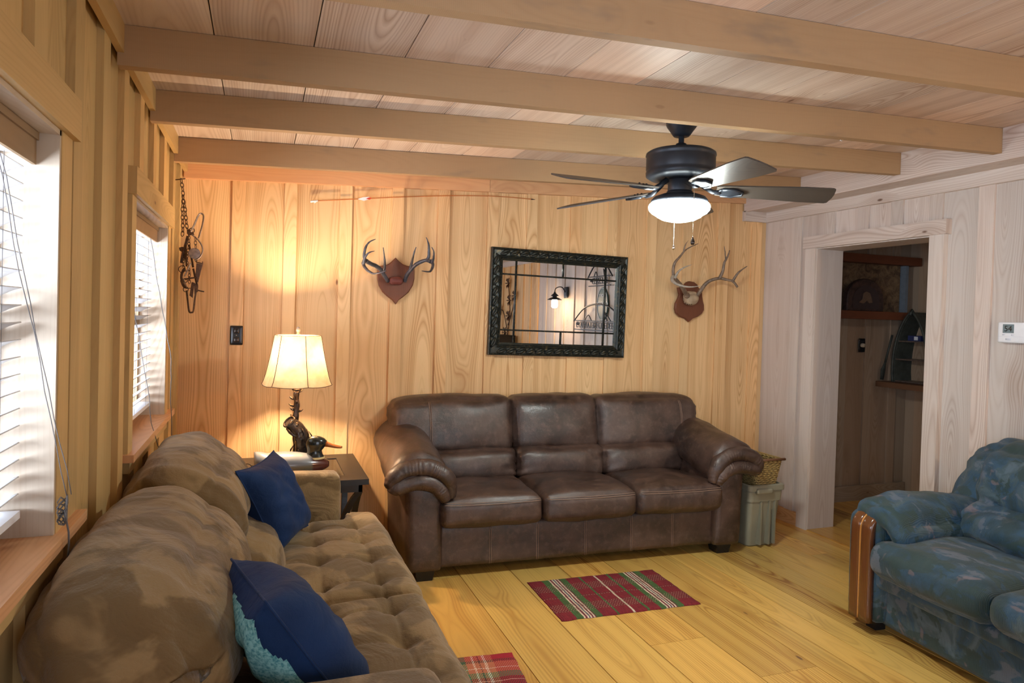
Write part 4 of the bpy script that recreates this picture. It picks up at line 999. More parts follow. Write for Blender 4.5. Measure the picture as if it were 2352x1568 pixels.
# ================================================================ MIRROR
def mirror():
    cx, cz, W_, H_ = 1.988, 1.593, 1.052, 0.738; fw_ = 0.086; y0 = YB-0.001
    e = tag(empty('wall_mirror', (cx, y0, cz)), 'large rectangular wall mirror in an ornate dark bronze frame above the leather sofa', 'mirror'); e.rotation_euler = (0, math.radians(0.8), 0)
    t = NT('aged_gilt_black'); o = t.coord(); n = t.noise(o, 60, 4, 0.7)
    fm = t.done(t.mix(t.mapr(n, 0.55, 0.72, 0, 1), (0.020, 0.024, 0.020), (0.16, 0.11, 0.045)), 0.35, n, 0.3, 0.004, Metallic=0.4)
    b = MB(); hw, hh = W_/2, H_/2
    prof = [(0, 0), (0, -0.028), (0.006, -0.034), (0.012, -0.030), (0.018, -0.027), (0.052, -0.027), (0.058, -0.032), (0.066, -0.026), (0.074, -0.020), (0.086, -0.014), (0.086, 0.0)]
    rings = []
    for d, y in prof: rings.append([b.V((sx*(hw-d), y, sz*(hh-d))) for sx, sz in ((-1, -1), (1, -1), (1, 1), (-1, 1))])
    for i in range(len(rings)-1):
        for k in range(4): b.F([rings[i][k], rings[i+1][k], rings[i+1][(k+1) % 4], rings[i][(k+1) % 4]])
    fr = b.build('frame', fm, e)
    b = MB()
    def leaf(x, z, horiz, flip):
        a = 0.35*flip
        for s in (-1, 1):
            pts = []
            for i in range(7):
                t_ = i/6-0.5; l = t_*0.072; wdt = s*0.009*math.cos(t_*math.pi); 
                dx, dz = (l, wdt+l*a) if horiz else (wdt+l*a, l)
                pts.append((x+dx, -0.030-0.008*math.cos(t_*math.pi), z+dz))
            b.tube(pts, [0.002, 0.006, 0.0085, 0.0095, 0.0085, 0.006, 0.002], 7)
        b.lathe([(0.001, -0.012), (0.006, -0.006), (0.001, 0)], (x+(0.038 if horiz else 0), -0.026, z+(0 if horiz else 0.038)), 7, ax='y')
    nx, nz = 13, 9
    for i in range(nx):
        x = -hw+0.06+(W_-0.12)*(i+0.5)/nx
        for sz in (-1, 1): leaf(x, sz*(hh-0.034), True, 1)
    for i in range(nz):
        z = -hh+0.05+(H_-0.10)*(i+0.5)/nz
        for sx in (-1, 1): leaf(sx*(hw-0.034), z, False, 1)
    b.build('leaf_ornament', fm, fr)
    for d, sp in ((0.070, 0.0095), (0.009, 0.0095)):
        b = MB()
        n_ = int((W_-2*d)/sp)
        for i in range(n_):
            for sz in (-1, 1): b.lathe([(0.0005, -0.004), (0.0036, 0), (0.0005, 0.003)], (-hw+d+(W_-2*d)*(i+0.5)/n_, -0.027 if d > 0.05 else -0.033, sz*(hh-d)), 5, ax='y')
        n_ = int((H_-2*d)/sp)
        for i in range(n_):
            for sx in (-1, 1): b.lathe([(0.0005, -0.004), (0.0036, 0), (0.0005, 0.003)], (sx*(hw-d), -0.027 if d > 0.05 else -0.033, -hh+d+(H_-2*d)*(i+0.5)/n_), 5, ax='y')
        b.build('beading', fm, fr)
    t = NT('mirror_glass'); g = t.n('ShaderNodeBsdfGlossy'); g.inputs['Roughness'].default_value = 0.0; g.inputs[0].default_value = (0.68, 0.67, 0.66, 1); t.t.links.new(g.outputs[0], t.out.inputs[0])
    gw, gh = hw-fw_, hh-fw_
    b = MB(); b.box(-gw-0.003, gw+0.003, -0.008, -0.003, -gh-0.003, gh+0.003); b.build('glass', t.m, e)
    b = MB()
    def bar(x0, z0, x1, z1):
        b.tube([(x0, -0.013, z0), (x1, -0.013, z1)], 0.006, 6); L_ = math.hypot(x1-x0, z1-z0); n_ = int(L_/0.010)
        for i in range(n_):
            f = (i+0.5)/n_; b.lathe([(0.0005, -0.003), (0.0035, 0), (0.0005, 0.002)], (x0+(x1-x0)*f, -0.019, z0+(z1-z0)*f), 5, ax='y')
    xa, xb = -gw+2*gw*0.115, -gw+2*gw*0.905; za, zb = gh-2*gh*0.165, gh-2*gh*0.845
    bar(xa, -gh, xa, gh); bar(xb, -gh, xb, gh); bar(-gw, za, gw, za); bar(-gw, zb, gw, zb); xm = -gw+2*gw*0.52; bar(xm, za, xm, gh); bar(xm, -gh, xm, zb)
    b.build('muntin', fm, e)
mirror()
# ================================================================ ANTLERS
def tine(b, pts, r0, r1, k=4):
    q = smooth(pts, k); n = len(q); b.tube(q, [r0+(r1-r0)*(i/(n-1))**1.3 for i in range(n)], 9)
def A1(x, y, Y): return at(820+x/8.253, 520+y/8.253, Y)
def A2(x, y, Y): return at(1520+x/7.467, 540+y/7.467, Y)
def shield(e, outline, conv, y0, th, mat, cen):
    b = MB(); o = e.location; pts = [conv(x, y, YB) for x, y in outline]
    b.xf = lambda p: p-o; b.extrude([(p.x, p.z) for p in pts], y0, y0-th, 'xz', 1, (0.5, 0.5, 0.5), 0.007); return b.build('shield_plaque', mat, e)
def sh1():
    c = at(906, 650, YB); e = tag(empty('antler_mount', (c.x, YB, c.z)), 'dark antlers with inward curving tines on a pointed brown shield left of the mirror', 'antler mount', None); o = e.location
    out = [(720, 595), (790, 665), (860, 720), (940, 752), (1010, 756), (1072, 740), (1078, 860), (1075, 1000), (1045, 1120), (965, 1250), (860, 1340), (780, 1395), (722, 1475), (660, 1400), (560, 1325), (470, 1240), (405, 1120), (380, 1000), (378, 830), (376, 740), (440, 752), (520, 740), (590, 710), (660, 655)]
    shield(e, out, A1, YB-0.001, 0.028, M['darkwood'], c)
    b = MB(); b.xf = lambda p: p-o; pc = A1(735, 1030, YB-0.05)
    b.soft((pc.x, YB-0.055, pc.z), (0.088, 0.06, 0.045), 0.02, (0.0, 0.006, 0.004), (10, 6, 8)); b.build('felt_cap', M['burg'], e, lambda p, n: fb(p, 40, 0.004))
    Y = YB; b = MB(); b.xf = lambda p: p-o
    tine(b, [A1(590, 1040, Y-.06), A1(520, 930, Y-.09), A1(450, 820, Y-.12), A1(370, 755, Y-.15), A1(260, 705, Y-.18), A1(170, 650, Y-.21)], 0.013, 0.0135)
    tine(b, [A1(165, 640, Y-.21), A1(118, 700, Y-.24), A1(180, 810, Y-.28), A1(290, 885, Y-.32), A1(400, 885, Y-.35), A1(560, 838, Y-.38)], 0.0125, 0.0018)
    tine(b, [A1(160, 660, Y-.20), A1(135, 540, Y-.20), A1(165, 390, Y-.21), A1(240, 290, Y-.22), A1(352, 240, Y-.22)], 0.011, 0.0015)
    tine(b, [A1(120, 720, Y-.25), A1(150, 590, Y-.27), A1(220, 500, Y-.29), A1(335, 462, Y-.30)], 0.010, 0.0015)
    tine(b, [A1(500, 860, Y-.11), A1(525, 760, Y-.13), A1(518, 580, Y-.17), A1(497, 400, Y-.19)], 0.011, 0.0018)
    b.build('antler', M['antlerdark'], e, lambda p, n: fb(p, 60, 0.0018))
    b = MB(); b.xf = lambda p: p-o
    tine(b, [A1(905, 1040, Y-.06), A1(945, 920, Y-.09), A1(1030, 810, Y-.12), A1(1120, 720, Y-.15), A1(1220, 665, Y-.18), A1(1320, 640, Y-.20), A1(1400, 670, Y-.23)], 0.013, 0.012)
    tine(b, [A1(1395, 650, Y-.22), A1(1440, 720, Y-.25), A1(1410, 820, Y-.28), A1(1360, 858, Y-.31), A1(1225, 840, Y-.34)], 0.0115, 0.002)
    tine(b, [A1(1310, 655, Y-.20), A1(1360, 570, Y-.21), A1(1362, 400, Y-.22), A1(1345, 290, Y-.22), A1(1310, 205, Y-.22)], 0.012, 0.0015)
    tine(b, [A1(1420, 700, Y-.24), A1(1450, 600, Y-.27), A1(1455, 480, Y-.29), A1(1416, 388, Y-.30)], 0.009, 0.0015)
    tine(b, [A1(1000, 850, Y-.11), A1(1030, 720, Y-.13), A1(1075, 520, Y-.17), A1(1120, 388, Y-.19)], 0.011, 0.0018)
    b.build('antler', M['antlerdark'], e, lambda p, n: fb(p, 60, 0.0018))
def sh2():
    c = at(1580, 690, YB); e = tag(empty('antler_mount', (c.x, YB, c.z)), 'pale brown branching deer antlers on a dark shield right of the mirror', 'antler mount', None); o = e.location
    out = [(440, 790), (520, 805), (580, 850), (600, 905), (655, 940), (662, 1040), (672, 1120), (692, 1200), (692, 1280), (655, 1345), (590, 1395), (500, 1430), (432, 1487), (370, 1430), (280, 1400), (215, 1335), (196, 1260), (205, 1170), (245, 1090), (270, 1020), (250, 930), (245, 900), (340, 890), (365, 840), (400, 805)]
    shield(e, out, A2, YB-0.001, 0.03, M['darkwood'], c)
    b = MB(); b.xf = lambda p: p-o; pc = A2(490, 1080, YB-.06)
    b.soft((pc.x, YB-0.065, pc.z), (0.120, 0.075, 0.100), 0.045, (0, 0.01, 0.004), (12, 8, 12)); cap = b.build('hide_cap', M['hide'], e, lambda p, n: fb(p, 30, 0.004))
    b = MB(); b.xf = lambda p: p-o
    for x, y in ((375, 1130), (410, 1165), (445, 1185), (480, 1190), (515, 1185), (365, 1095)):
        q = A2(x, y, YB-.10); b.lathe([(0.0005, -0.003), (0.0035, 0), (0.0035, 0.004)], tuple(q), 8, ax='y')
    b.build('upholstery_nail', M['iron'], cap)
    Y = YB; b = MB(); b.xf = lambda p: p-o
    tine(b, [A2(430, 1045, Y-.10), A2(390, 960, Y-.13), A2(320, 850, Y-.15), A2(250, 770, Y-.17), A2(200, 720, Y-.19)], 0.017, 0.013)
    b.lathe([(0.016, -0.012), (0.023, -0.004), (0.022, 0.004), (0.014, 0.010)], tuple(A2(430, 1030, Y-.11)), 16, ax='y')
    tine(b, [A2(205, 740, Y-.19), A2(195, 600, Y-.20), A2(225, 470, Y-.21), A2(310, 370, Y-.22), A2(390, 270, Y-.23), A2(490, 205, Y-.24), A2(622, 145, Y-.24)], 0.012, 0.0018)
    tine(b, [A2(375, 290, Y-.23), A2(400, 180, Y-.24), A2(456, 88, Y-.25)], 0.007, 0.0012)
    b.build('antler', M['bone'], e, lambda p, n: fb(p, 70, 0.002))
    b = MB(); b.xf = lambda p: p-o
    tine(b, [A2(200, 700, Y-.19), A2(175, 760, Y-.22), A2(235, 825, Y-.26), A2(350, 870, Y-.30), A2(500, 888, Y-.34), A2(670, 868, Y-.37)], 0.014, 0.002)
    tine(b, [A2(225, 740, Y-.21), A2(280, 630, Y-.23), A2(380, 555, Y-.25), A2(518, 503, Y-.26)], 0.010, 0.0015)
    b.build('antler_beam', M['bonelight'], e, lambda p, n: fb(p, 70, 0.0012))
    b = MB(); b.xf = lambda p: p-o
    tine(b, [A2(610, 1030, Y-.09), A2(660, 960, Y-.11), A2(730, 860, Y-.12), A2(810, 790, Y-.14), A2(900, 755, Y-.16), A2(1010, 740, Y-.18), A2(1120, 765, Y-.20), A2(1220, 790, Y-.22), A2(1300, 890, Y-.25)], 0.0155, 0.008)
    tine(b, [A2(990, 745, Y-.18), A2(1045, 620, Y-.20), A2(1075, 470, Y-.21), A2(1130, 360, Y-.22), A2(1165, 262, Y-.22)], 0.013, 0.004)
    tine(b, [A2(1095, 400, Y-.21), A2(1085, 290, Y-.22), A2(1070, 182, Y-.23)], 0.006, 0.0012)
    tine(b, [A2(1215, 790, Y-.22), A2(1290, 670, Y-.24), A2(1370, 595, Y-.26), A2(1468, 530, Y-.27)], 0.011, 0.0015)
    tine(b, [A2(740, 850, Y-.12), A2(768, 800, Y-.13), A2(775, 765, Y-.13)], 0.006, 0.001)
    b.build('antler', M['bone'], e, lambda p, n: fb(p, 70, 0.002))
sh1(); sh2()
# ---------------- arrow on the wall
e = tag(empty('arrow', tuple(at(725, 461, YB-0.02))), 'thin orange wooden arrow with white and red fletching pinned high on the back wall', 'arrow'); o = e.location.copy()
am = plain('orange_shaft', (0.50, 0.16, 0.04), 0.4)
b = MB(); b.xf = lambda p: p-o; b.tube(smooth([at(x, y, YB-.014) for x, y in ((728, 461), (830, 456.5), (930, 452), (1030, 449.5), (1120, 450), (1180, 453.5), (1222, 457.5))], 3), 0.0032, 6); b.build('shaft', am, e)
b = MB(); b.xf = lambda p: p-o; b.tube([at(713, 463, YB-.014), at(730, 461, YB-.014)], 0.006, 6); b.tube([at(722, 466, YB-.014), at(728, 462, YB-.014)], 0.003, 6); b.build('nock', M['white'], e)
b = MB(); b.xf = lambda p: p-o
b.extrude([(at(x, y, YB-.02).x, at(x, y, YB-.02).z) for x, y in ((822, 457), (834, 453), (848, 452), (848, 457), (836, 461))], YB-.024, YB-.014, 'xz'); b.build('fletching', M['white'], e)
b = MB(); b.xf = lambda p: p-o
b.extrude([(at(x, y, YB-.02).x, at(x, y, YB-.02).z) for x, y in ((840, 457), (846, 454), (853, 454), (850, 458))], YB-.026, YB-.013, 'xz'); b.build('fletching', plain('red_feather', (0.6, 0.05, 0.02), 0.6), e)
b = MB(); b.xf = lambda p: p-o; b.tube([at(1220, 457.3, YB-.014), at(1229, 458.5, YB-.014)], [0.005, 0.001], 6); b.build('tip', M['iron'], e)
# ---------------- traps and chains in the corner
def T3(x, y, Y=4.20): return at(380+x/4.358, 380+y/4.358, Y)
e = tag(empty('steel_trap', tuple(T3(160, 155))), 'bundle of rusty steel animal traps hanging on chains in the left corner', 'trap'); o = e.location.copy()
def mk(): b = MB(); b.xf = lambda p: p-o; return b
def chain(pts, r=0.0022, ln=0.028):
    b = mk(); q = smooth(pts, 8); d = 0; nxt = 0; i = 0; flip = 0
    for a, c_ in zip(q, q[1:]):
        L_ = (c_-a).length
        while d+L_ > nxt:
            p = a.lerp(c_, (nxt-d)/max(L_, 1e-6)); dr = (c_-a).normalized(); sd = Vector((1, 0, 0)) if flip else Vector((0.5, 0.86, 0)); sd = (sd-dr*sd.dot(dr)).normalized()
            b.tube([p+dr*(math.sin(t)*ln*0.55)+sd*(math.cos(t)*ln*0.26) for t in [k*math.pi/5 for k in range(10)]], r, 5, closed=True)
            nxt += ln*0.80; flip = 1-flip
        d += L_
    return b.build('chain', M['iron'], e)
chain([T3(160, 155), T3(172, 240), T3(178, 330), T3(170, 440), T3(172, 560), T3(175, 640), T3(168, 700)])
chain([T3(175, 320, 4.18), T3(195, 420, 4.18), T3(205, 520, 4.18), T3(216, 620, 4.18), T3(245, 660, 4.18), T3(285, 690, 4.17)])
chain([T3(235, 690, 4.17), T3(236, 780, 4.17), T3(225, 860, 4.17), T3(215, 950, 4.16), T3(240, 1060, 4.16), T3(238, 1110, 4.16), T3(240, 1190, 4.16)], 0.0018, 0.022)
chain([T3(300, 740, 4.15), T3(303, 820, 4.15)], 0.0018, 0.024); chain([T3(185, 930, 4.19), T3(180, 1000, 4.19), T3(200, 1050, 4.19)], 0.0016, 0.02)
b = mk(); b.tube([Vector((XL-0.03, 4.205, T3(160, 150).z)), Vector((XL+0.03, 4.2, T3(160, 150).z+0.012))], 0.003, 6); b.build('nail', M['iron'], e)
def bar3(name, pts, r, mat='iron', flat=1.0, Y=4.17, k=4):
    b = mk(); b.tube(smooth([T3(x, y, Y) for x, y in pts], k), r, 8, flat=flat); return b.build(name, M[mat], e)
bar3('jaw', [(255, 665), (290, 590), (325, 510), (345, 484), (370, 484), (382, 515), (368, 600), (345, 680), (332, 728)], 0.0065, 'steel', 0.5, 4.15)
bar3('jaw', [(262, 690), (310, 728), (350, 775), (372, 830), (362, 890), (330, 930), (290, 948)], 0.0075, 'steel', 0.5, 4.16)
bar3('spring_bar', [(238, 790), (252, 880), (268, 960), (278, 1020)], 0.0085, 'iron', 0.4); bar3('spring_bar', [(225, 705), (200, 800), (172, 900), (160, 975)], 0.0075, 'iron', 0.4, 4.19)
bar3('spring_bar', [(205, 790), (205, 900), (212, 1010)], 0.006, 'iron', 0.5, 4.18); bar3('spring_bar', [(278, 1030), (292, 1090), (305, 1150), (318, 1215), (300, 1260)], 0.0095, 'iron', 0.4)
bar3('jaw', [(212, 1250), (225, 1370), (238, 1460), (262, 1470), (280, 1455), (292, 1350), (305, 1270)], 0.0065, 'iron', 0.6, 4.17)
bar3('jaw', [(185, 1035), (165, 1080), (160, 1130), (180, 1190), (205, 1220), (222, 1222)], 0.0085, 'iron', 0.5, 4.19)
bar3('spring_bar', [(255, 975), (225, 1040), (190, 1110)], 0.005, 'steel', 0.5, 4.16); bar3('spring_bar', [(175, 1130), (200, 1185), (215, 1220)], 0.005, 'steel', 0.5, 4.16)
bar3('spring_bar', [(195, 1140), (245, 1128), (300, 1122)], 0.007, 'iron', 0.6, 4.16); bar3('spring_bar', [(300, 960), (330, 935), (355, 912)], 0.003, 'iron'); bar3('spring_bar', [(305, 965), (345, 975), (380, 985)], 0.003, 'iron')
bar3('spring_bar', [(372, 960), (372, 990), (345, 1080), (322, 1170)], 0.003, 'iron'); bar3('spring_bar', [(300, 1240), (350, 1255), (387, 1262)], 0.006, 'iron', 0.6); bar3('spring_bar', [(150, 1150), (190, 1225), (300, 1222)], 0.0022)
def ring3(cx, cy, r, w_=0.0022): 
    b = mk(); b.tube([T3(cx+r*math.cos(t), cy+r*math.sin(t), 4.185) for t in [k*math.pi/8 for k in range(16)]], w_, 5, closed=True); b.build('ring', M['iron'], e)
ring3(165, 1037, 33); ring3(203, 1238, 26); ring3(265, 650, 25, 0.003); ring3(200, 1150, 20)
b = mk(); pc = T3(290, 880, 4.165); b.lathe([(0.001, -0.004), (0.030, -0.003), (0.031, 0.002), (0.001, 0.003)], tuple(pc), 20, smooth=False, ax='y'); b.build('pan', M['steel'], e)
def plate(pts, Y=4.16):
    b = mk(); b.extrude([(T3(x, y, Y).x, T3(x, y, Y).z) for x, y in pts], Y, Y+0.008, 'xz'); b.build('plate', M['iron'], e)
plate([(310, 975), (372, 990), (322, 1170), (300, 1110)]); plate([(262, 1165), (290, 1172), (272, 1325), (240, 1300)]); plate([(135, 822), (170, 812), (200, 830), (195, 870), (160, 862), (140, 850)], 4.2)
plate([(215, 640), (265, 648), (290, 690), (230, 700), (215, 680)]); plate([(285, 1170), (322, 1200), (325, 1260), (290, 1290)]); plate([(165, 860), (200, 880), (230, 940), (190, 940), (160, 900)], 4.19)
# ---------------- outlet, thermostat, ceiling hook
e = tag(empty('wall_outlet', (-0.137, YB, 1.336)), 'black wall outlet plate on the back wall left of the lamp', 'outlet')
b = MB(); b.soft((0, -0.005, 0), (0.073, 0.010, 0.117), 0.005, (0, 0.001, 0), (6, 3, 6)); b.build('cover_plate', M['black'], e)
for z in (-0.027, 0.027): b = MB(); b.soft((0, -0.011, z), (0.032, 0.006, 0.030), 0.003, (0, 0.001, 0), (5, 3, 5)); b.build('socket', M['bronze'], e)
b = MB(); b.lathe([(0.001, -0.003), (0.004, -0.002), (0.004, 0.001)], (0, -0.011, 0), 8, ax='y'); b.build('screw', M['chrome'], e)
e = tag(empty('thermostat', (XR, 2.495, 1.488)), 'small white thermostat with grey display on the pale right wall', 'thermostat')
b = MB(); b.soft((-0.013, 0, 0), (0.026, 0.150, 0.110), 0.006, (0.001, 0, 0), (4, 8, 8)); b.build('housing', M['white'], e)
b = MB(); b.box(-0.0275, -0.0262, -0.012, 0.046, -0.003, 0.044); b.build('display', plain('lcd_grey', (0.16, 0.22, 0.24), 0.25), e)
text('display_digits', '54', 0.042, M['black'], (-0.0278, 0.018, 0.019), (math.pi/2, 0, -math.pi/2), e, 0.0002)
b = MB(); b.box(-0.0272, -0.0262, -0.072, 0.072, -0.0225, -0.0215)
for y in (0.040, -0.006): b.soft((-0.0268, y, -0.013), (0.003, 0.014, 0.009), 0.001, (0, 0, 0), (2, 3, 3))
b.soft((-0.0268, 0.016, -0.036), (0.003, 0.028, 0.010), 0.001, (0, 0, 0), (2, 3, 3)); b.build('button', plain('button_grey', (0.62, 0.64, 0.72), 0.4), e)
e = tag(empty('ceiling_hook', (2.87, 2.85, zc(2.87))), 'small clear plastic strip with a hook on the ceiling right of the fan', 'hook')
b = MB(); b.box(-0.13, 0.10, -0.006, 0.006, -0.006+0.0, -0.001); b.xf = None; b.tube([(0.02, 0, -0.003), (0.02, 0, -0.02), (0.03, 0, -0.024)], 0.003, 6); h_ = b.build('strip', M['white'], e); h_.rotation_euler = (0, -math.atan(0.04), 0)
# ================================================================ TOTE AND BASKET
def tote():
    e = tag(empty('storage_tote', (3.18, 3.89, 0)), 'grey green plastic storage tote on the floor right of the leather sofa', 'storage bin'); o = e.location
    T = M['tote']; b = MB(); cx, cy = 3.195, 3.90
    def ring(b, hx, hy, z, r=0.03, n=6):
        pts = []
        for sx, sy, a0 in ((1, 1, 0), (-1, 1, 90), (-1, -1, 180), (1, -1, 270)):
            for i in range(n+1):
                a = math.radians(a0+90*i/n); pts.append(b.V((cx-o.x+sx*(hx-r)+r*math.cos(a), cy-o.y+sy*(hy-r)+r*math.sin(a), z)))
        return pts
    prof = [(0.105, 0.185, 0.0), (0.112, 0.195, 0.01), (0.128, 0.225, 0.31), (0.136, 0.233, 0.312), (0.139, 0.238, 0.375), (0.136, 0.235, 0.385), (0.125, 0.225, 0.385), (0.10, 0.18, 0.012)]
    rs = [ring(b, hx, hy, z) for hx, hy, z in prof]; n = len(rs[0])
    for i in range(len(rs)-1):
        for k in range(n): b.F([rs[i][k], rs[i][(k+1) % n], rs[i+1][(k+1) % n], rs[i+1][k]])
    b.F(rs[0][::-1]); b.F(rs[-1]); b.build('tub', T, e)
    b = MB()
    for sx in (-0.04, 0.03, 0.075):
        b.box(cx-o.x+sx-0.006, cx-o.x+sx+0.006, -0.236+cy-o.y, -0.190+cy-o.y, 0.02, 0.31, 2)
    for sy in (-0.10, 0, 0.10): b.box(cx-o.x-0.137, cx-o.x-0.112, cy-o.y+sy-0.01, cy-o.y+sy+0.01, 0.02, 0.31, 2)
    b.build('rib', T, e)
    b = MB(); rs = [ring(b, hx, hy, z) for hx, hy, z in ((0.132, 0.232, 0.386), (0.148, 0.248, 0.386), (0.148, 0.248, 0.418), (0.140, 0.240, 0.424), (0.128, 0.228, 0.424), (0.126, 0.226, 0.40), (0.128, 0.228, 0.386))]
    for i in range(len(rs)-1):
        for k in range(n): b.F([rs[i][k], rs[i][(k+1) % n], rs[i+1][(k+1) % n], rs[i+1][k]])
    b.build('rim', T, e)
    b = MB(); b.soft((cx-o.x-0.03, cy-o.y-0.250, 0.385), (0.13, 0.022, 0.035), 0.006, (0, 0, 0), (6, 3, 3)); b.build('handle', T, e)
    # wicker basket
    wm = NT('woven_wicker'); oc = wm.coord(); x, y, z = wm.sep(oc); 
    s1 = wm.math('SINE', wm.math('MULTIPLY', wm.math('ADD', x, y), 420)); s2 = wm.math('SINE', wm.math('MULTIPLY', z, 420)); f = wm.mapr(wm.math('MULTIPLY', s1, s2), -0.7, 0.8)
    wk = wm.done(wm.mix(f, (0.11, 0.06, 0.018), (0.62, 0.45, 0.17)), 0.55, f, 0.6, 0.004)
    B = tag(empty('wicker_basket', (3.19, 3.89, 0.424)), 'woven wicker basket with stick rim handles stacked on the plastic tote', 'basket'); o2 = B.location
    b = MB(); cx2, cy2 = 3.215, 3.88
    def ring2(hx, hy, z): 
        pts = []; 
        for sx, sy, a0 in ((1, 1, 0), (-1, 1, 90), (-1, -1, 180), (1, -1, 270)):
            for i in range(5):
                a = math.radians(a0+90*i/4); pts.append(Vector((cx2-o2.x+sx*(hx-0.02)+0.02*math.cos(a), cy2-o2.y+sy*(hy-0.02)+0.02*math.sin(a), z)))
        return pts
    N = 14
    for i in range(N):       # stacked woven rows
        t_ = i/(N-1); hx = 0.078+0.026*t_; hy = 0.180+0.028*t_; z = -0.028+0.183*t_
        base = ring2(hx, hy, z); pts = []
        for k in range(len(base)):
            a, c_ = base[k], base[(k+1) % len(base)]; m_ = max(1, int((c_-a).length/0.012))
            for j in range(m_): pts.append(a.lerp(c_, j/m_))
        cen = Vector((cx2-o2.x, cy2-o2.y, z)); pts = [p+(p-cen).normalized()*0.003*(1 if (k+i) % 2 else -1) for k, p in enumerate(pts)]
        b.tube(pts, 0.0078, 5, closed=True)
    b.box(cx2-o2.x-0.09, cx2-o2.x+0.09, cy2-o2.y-0.17, cy2-o2.y+0.17, -0.03, -0.02)
    b.build('woven_body', wk, B)
    b = MB(); b.tube(ring2(0.108, 0.210, 0.163), 0.008, 6, closed=True); b.build('rim', wk, B)
    for y in (-0.222, 0.222): 
        b = MB(); b.tube([(cx2-o2.x-0.112, cy2-o2.y+y, 0.166), (cx2-o2.x+0.118, cy2-o2.y+y, 0.166)], 0.0085, 8); b.build('rim_stick', M['rustic'], B)
tote()
# ================================================================ RUGS
def rugmat(name, xs, ys_, base_noise=0.1):
    t = NT(name); o = t.coord(); x, y, z = t.sep(o)
    wb = t.math('ADD', x, t.math('MULTIPLY', t.math('SUBTRACT', t.noise(o, 9, 2), 0.5), 0.02))
    c = t.ramp(wb, xs, 'CONSTANT')
    return t, o, x, y, wb, c
def rug1():
    t = NT('red_plaid_rag_weave'); uv = t.n('ShaderNodeUVMap', uv_map='UVMap').outputs[0]; u, v, _ = t.sep(uv); o = t.coord()
    uu = t.math('ADD', u, t.math('MULTIPLY', t.math('SUBTRACT', t.noise(o, 14, 2), 0.5), 0.012))
    R = (0.21, 0.012, 0.02); G = (0.055, 0.13, 0.035); Wt = (0.72, 0.58, 0.42); N_ = (0.02, 0.035, 0.10); DR = (0.15, 0.010, 0.03)
    st = [(0, R), (.105, G), (.15, Wt), (.162, DR), (.172, Wt), (.184, N_), (.194, Wt), (.206, DR), (.218, Wt), (.230, DR), (.238, G), (.285, R), (.385, G), (.40, R), (.50, Wt), (.513, R), (.60, G), (.618, R), (.70, G), (.74, Wt), (.752, DR), (.762, Wt), (.774, N_), (.784, Wt), (.796, DR), (.808, Wt), (.820, DR), (.828, G), (.875, R)]
    c = t.ramp(uu, st, 'CONSTANT')
    vv = t.math('ADD', v, t.math('MULTIPLY', t.math('SUBTRACT', t.noise(o, 20, 2), 0.5), 0.02))
    def bandm(a, b_): return t.math('MULTIPLY', t.math('GREATER_THAN', vv, a), t.math('LESS_THAN', vv, b_))
    bands = t.math('MAXIMUM', t.math('MAXIMUM', bandm(0.16, 0.34), bandm(0.66, 0.82)), bandm(0.485, 0.515))
    dash = t.math('MULTIPLY', t.math('GREATER_THAN', t.math('SINE', t.math('ADD', t.math('MULTIPLY', u, 330), t.math('MULTIPLY', t.math('FLOOR', t.math('MULTIPLY', v, 34)), 1.9))), 0.35), t.math('GREATER_THAN', t.math('FRACT', t.math('MULTIPLY', v, 34)), 0.62))
    c = t.mix(t.math('MULTIPLY', t.math('MULTIPLY', bands, dash), 0.8), c, (0.62, 0.42, 0.28)); c = t.mix(t.math('MULTIPLY', bands, 0.20), c, (0.05, 0.03, 0.02))
    c = t.mix(t.mapr(t.noise(o, 60, 2), 0.4, 0.7, 0, 0.35), c, (0.08, 0.005, 0.01))
    rib = t.math('SINE', t.math('MULTIPLY', u, 420))
    m = t.done(c, 0.9, t.math('ADD', t.math('MULTIPLY', rib, 0.3), t.noise(o, 90, 2)), 0.8, 0.006)
    rug('red plaid rag rug with white stripes on the floor in front of the leather sofa', (1.83, 3.28), 0.800, 0.505, math.radians(-1.6), m)
def rug2():
    t = NT('multicolour_plaid_rag_weave'); uv = t.n('ShaderNodeUVMap', uv_map='UVMap').outputs[0]; u, v, _ = t.sep(uv); o = t.coord()
    R = (0.38, 0.012, 0.03); Br = (0.085, 0.03, 0.025); G = (0.02, 0.20, 0.09); Wt = (0.75, 0.62, 0.52); Sa = (0.50, 0.16, 0.08)
    uu = t.math('ADD', u, t.math('MULTIPLY', t.math('SUBTRACT', t.noise(o, 14, 2), 0.5), 0.015)); vv = t.math('ADD', v, t.math('MULTIPLY', t.math('SUBTRACT', t.noise(o, 17, 2), 0.5), 0.02))
    cu = t.ramp(uu, [(0, R), (.12, Br), (.22, G), (.30, Wt), (.315, G), (.40, R), (.55, Br), (.62, G), (.66, Wt), (.672, G), (.72, Sa), (.755, Wt), (.768, Sa), (.79, Br), (.797, Sa), (.82, Wt), (.833, Sa), (.87, R)], 'CONSTANT')
    cv = t.ramp(vv, [(0, R), (.10, Sa), (.16, Wt), (.17, R), (.3, G), (.45, Br), (.56, Wt), (.568, Br), (.62, G), (.70, Sa), (.76, Wt), (.772, Sa), (.86, Br), (.90, R)], 'CONSTANT')
    c = t.mix(t.mapr(t.math('SINE', t.math('ADD', t.math('MULTIPLY', u, 500), t.math('MULTIPLY', t.math('FLOOR', t.math('MULTIPLY', v, 60)), 3.14))), -0.3, 0.3), cu, cv)
    rib = t.math('SINE', t.math('MULTIPLY', v, 300))
    m = t.done(c, 0.9, t.math('ADD', t.math('MULTIPLY', rib, 0.3), t.noise(o, 90, 2)), 0.8, 0.006)
    rug('multicoloured plaid rag rug partly under the front edge of the tan sofa', (0.655, 2.60), 0.80, 0.52, math.radians(-6), m)
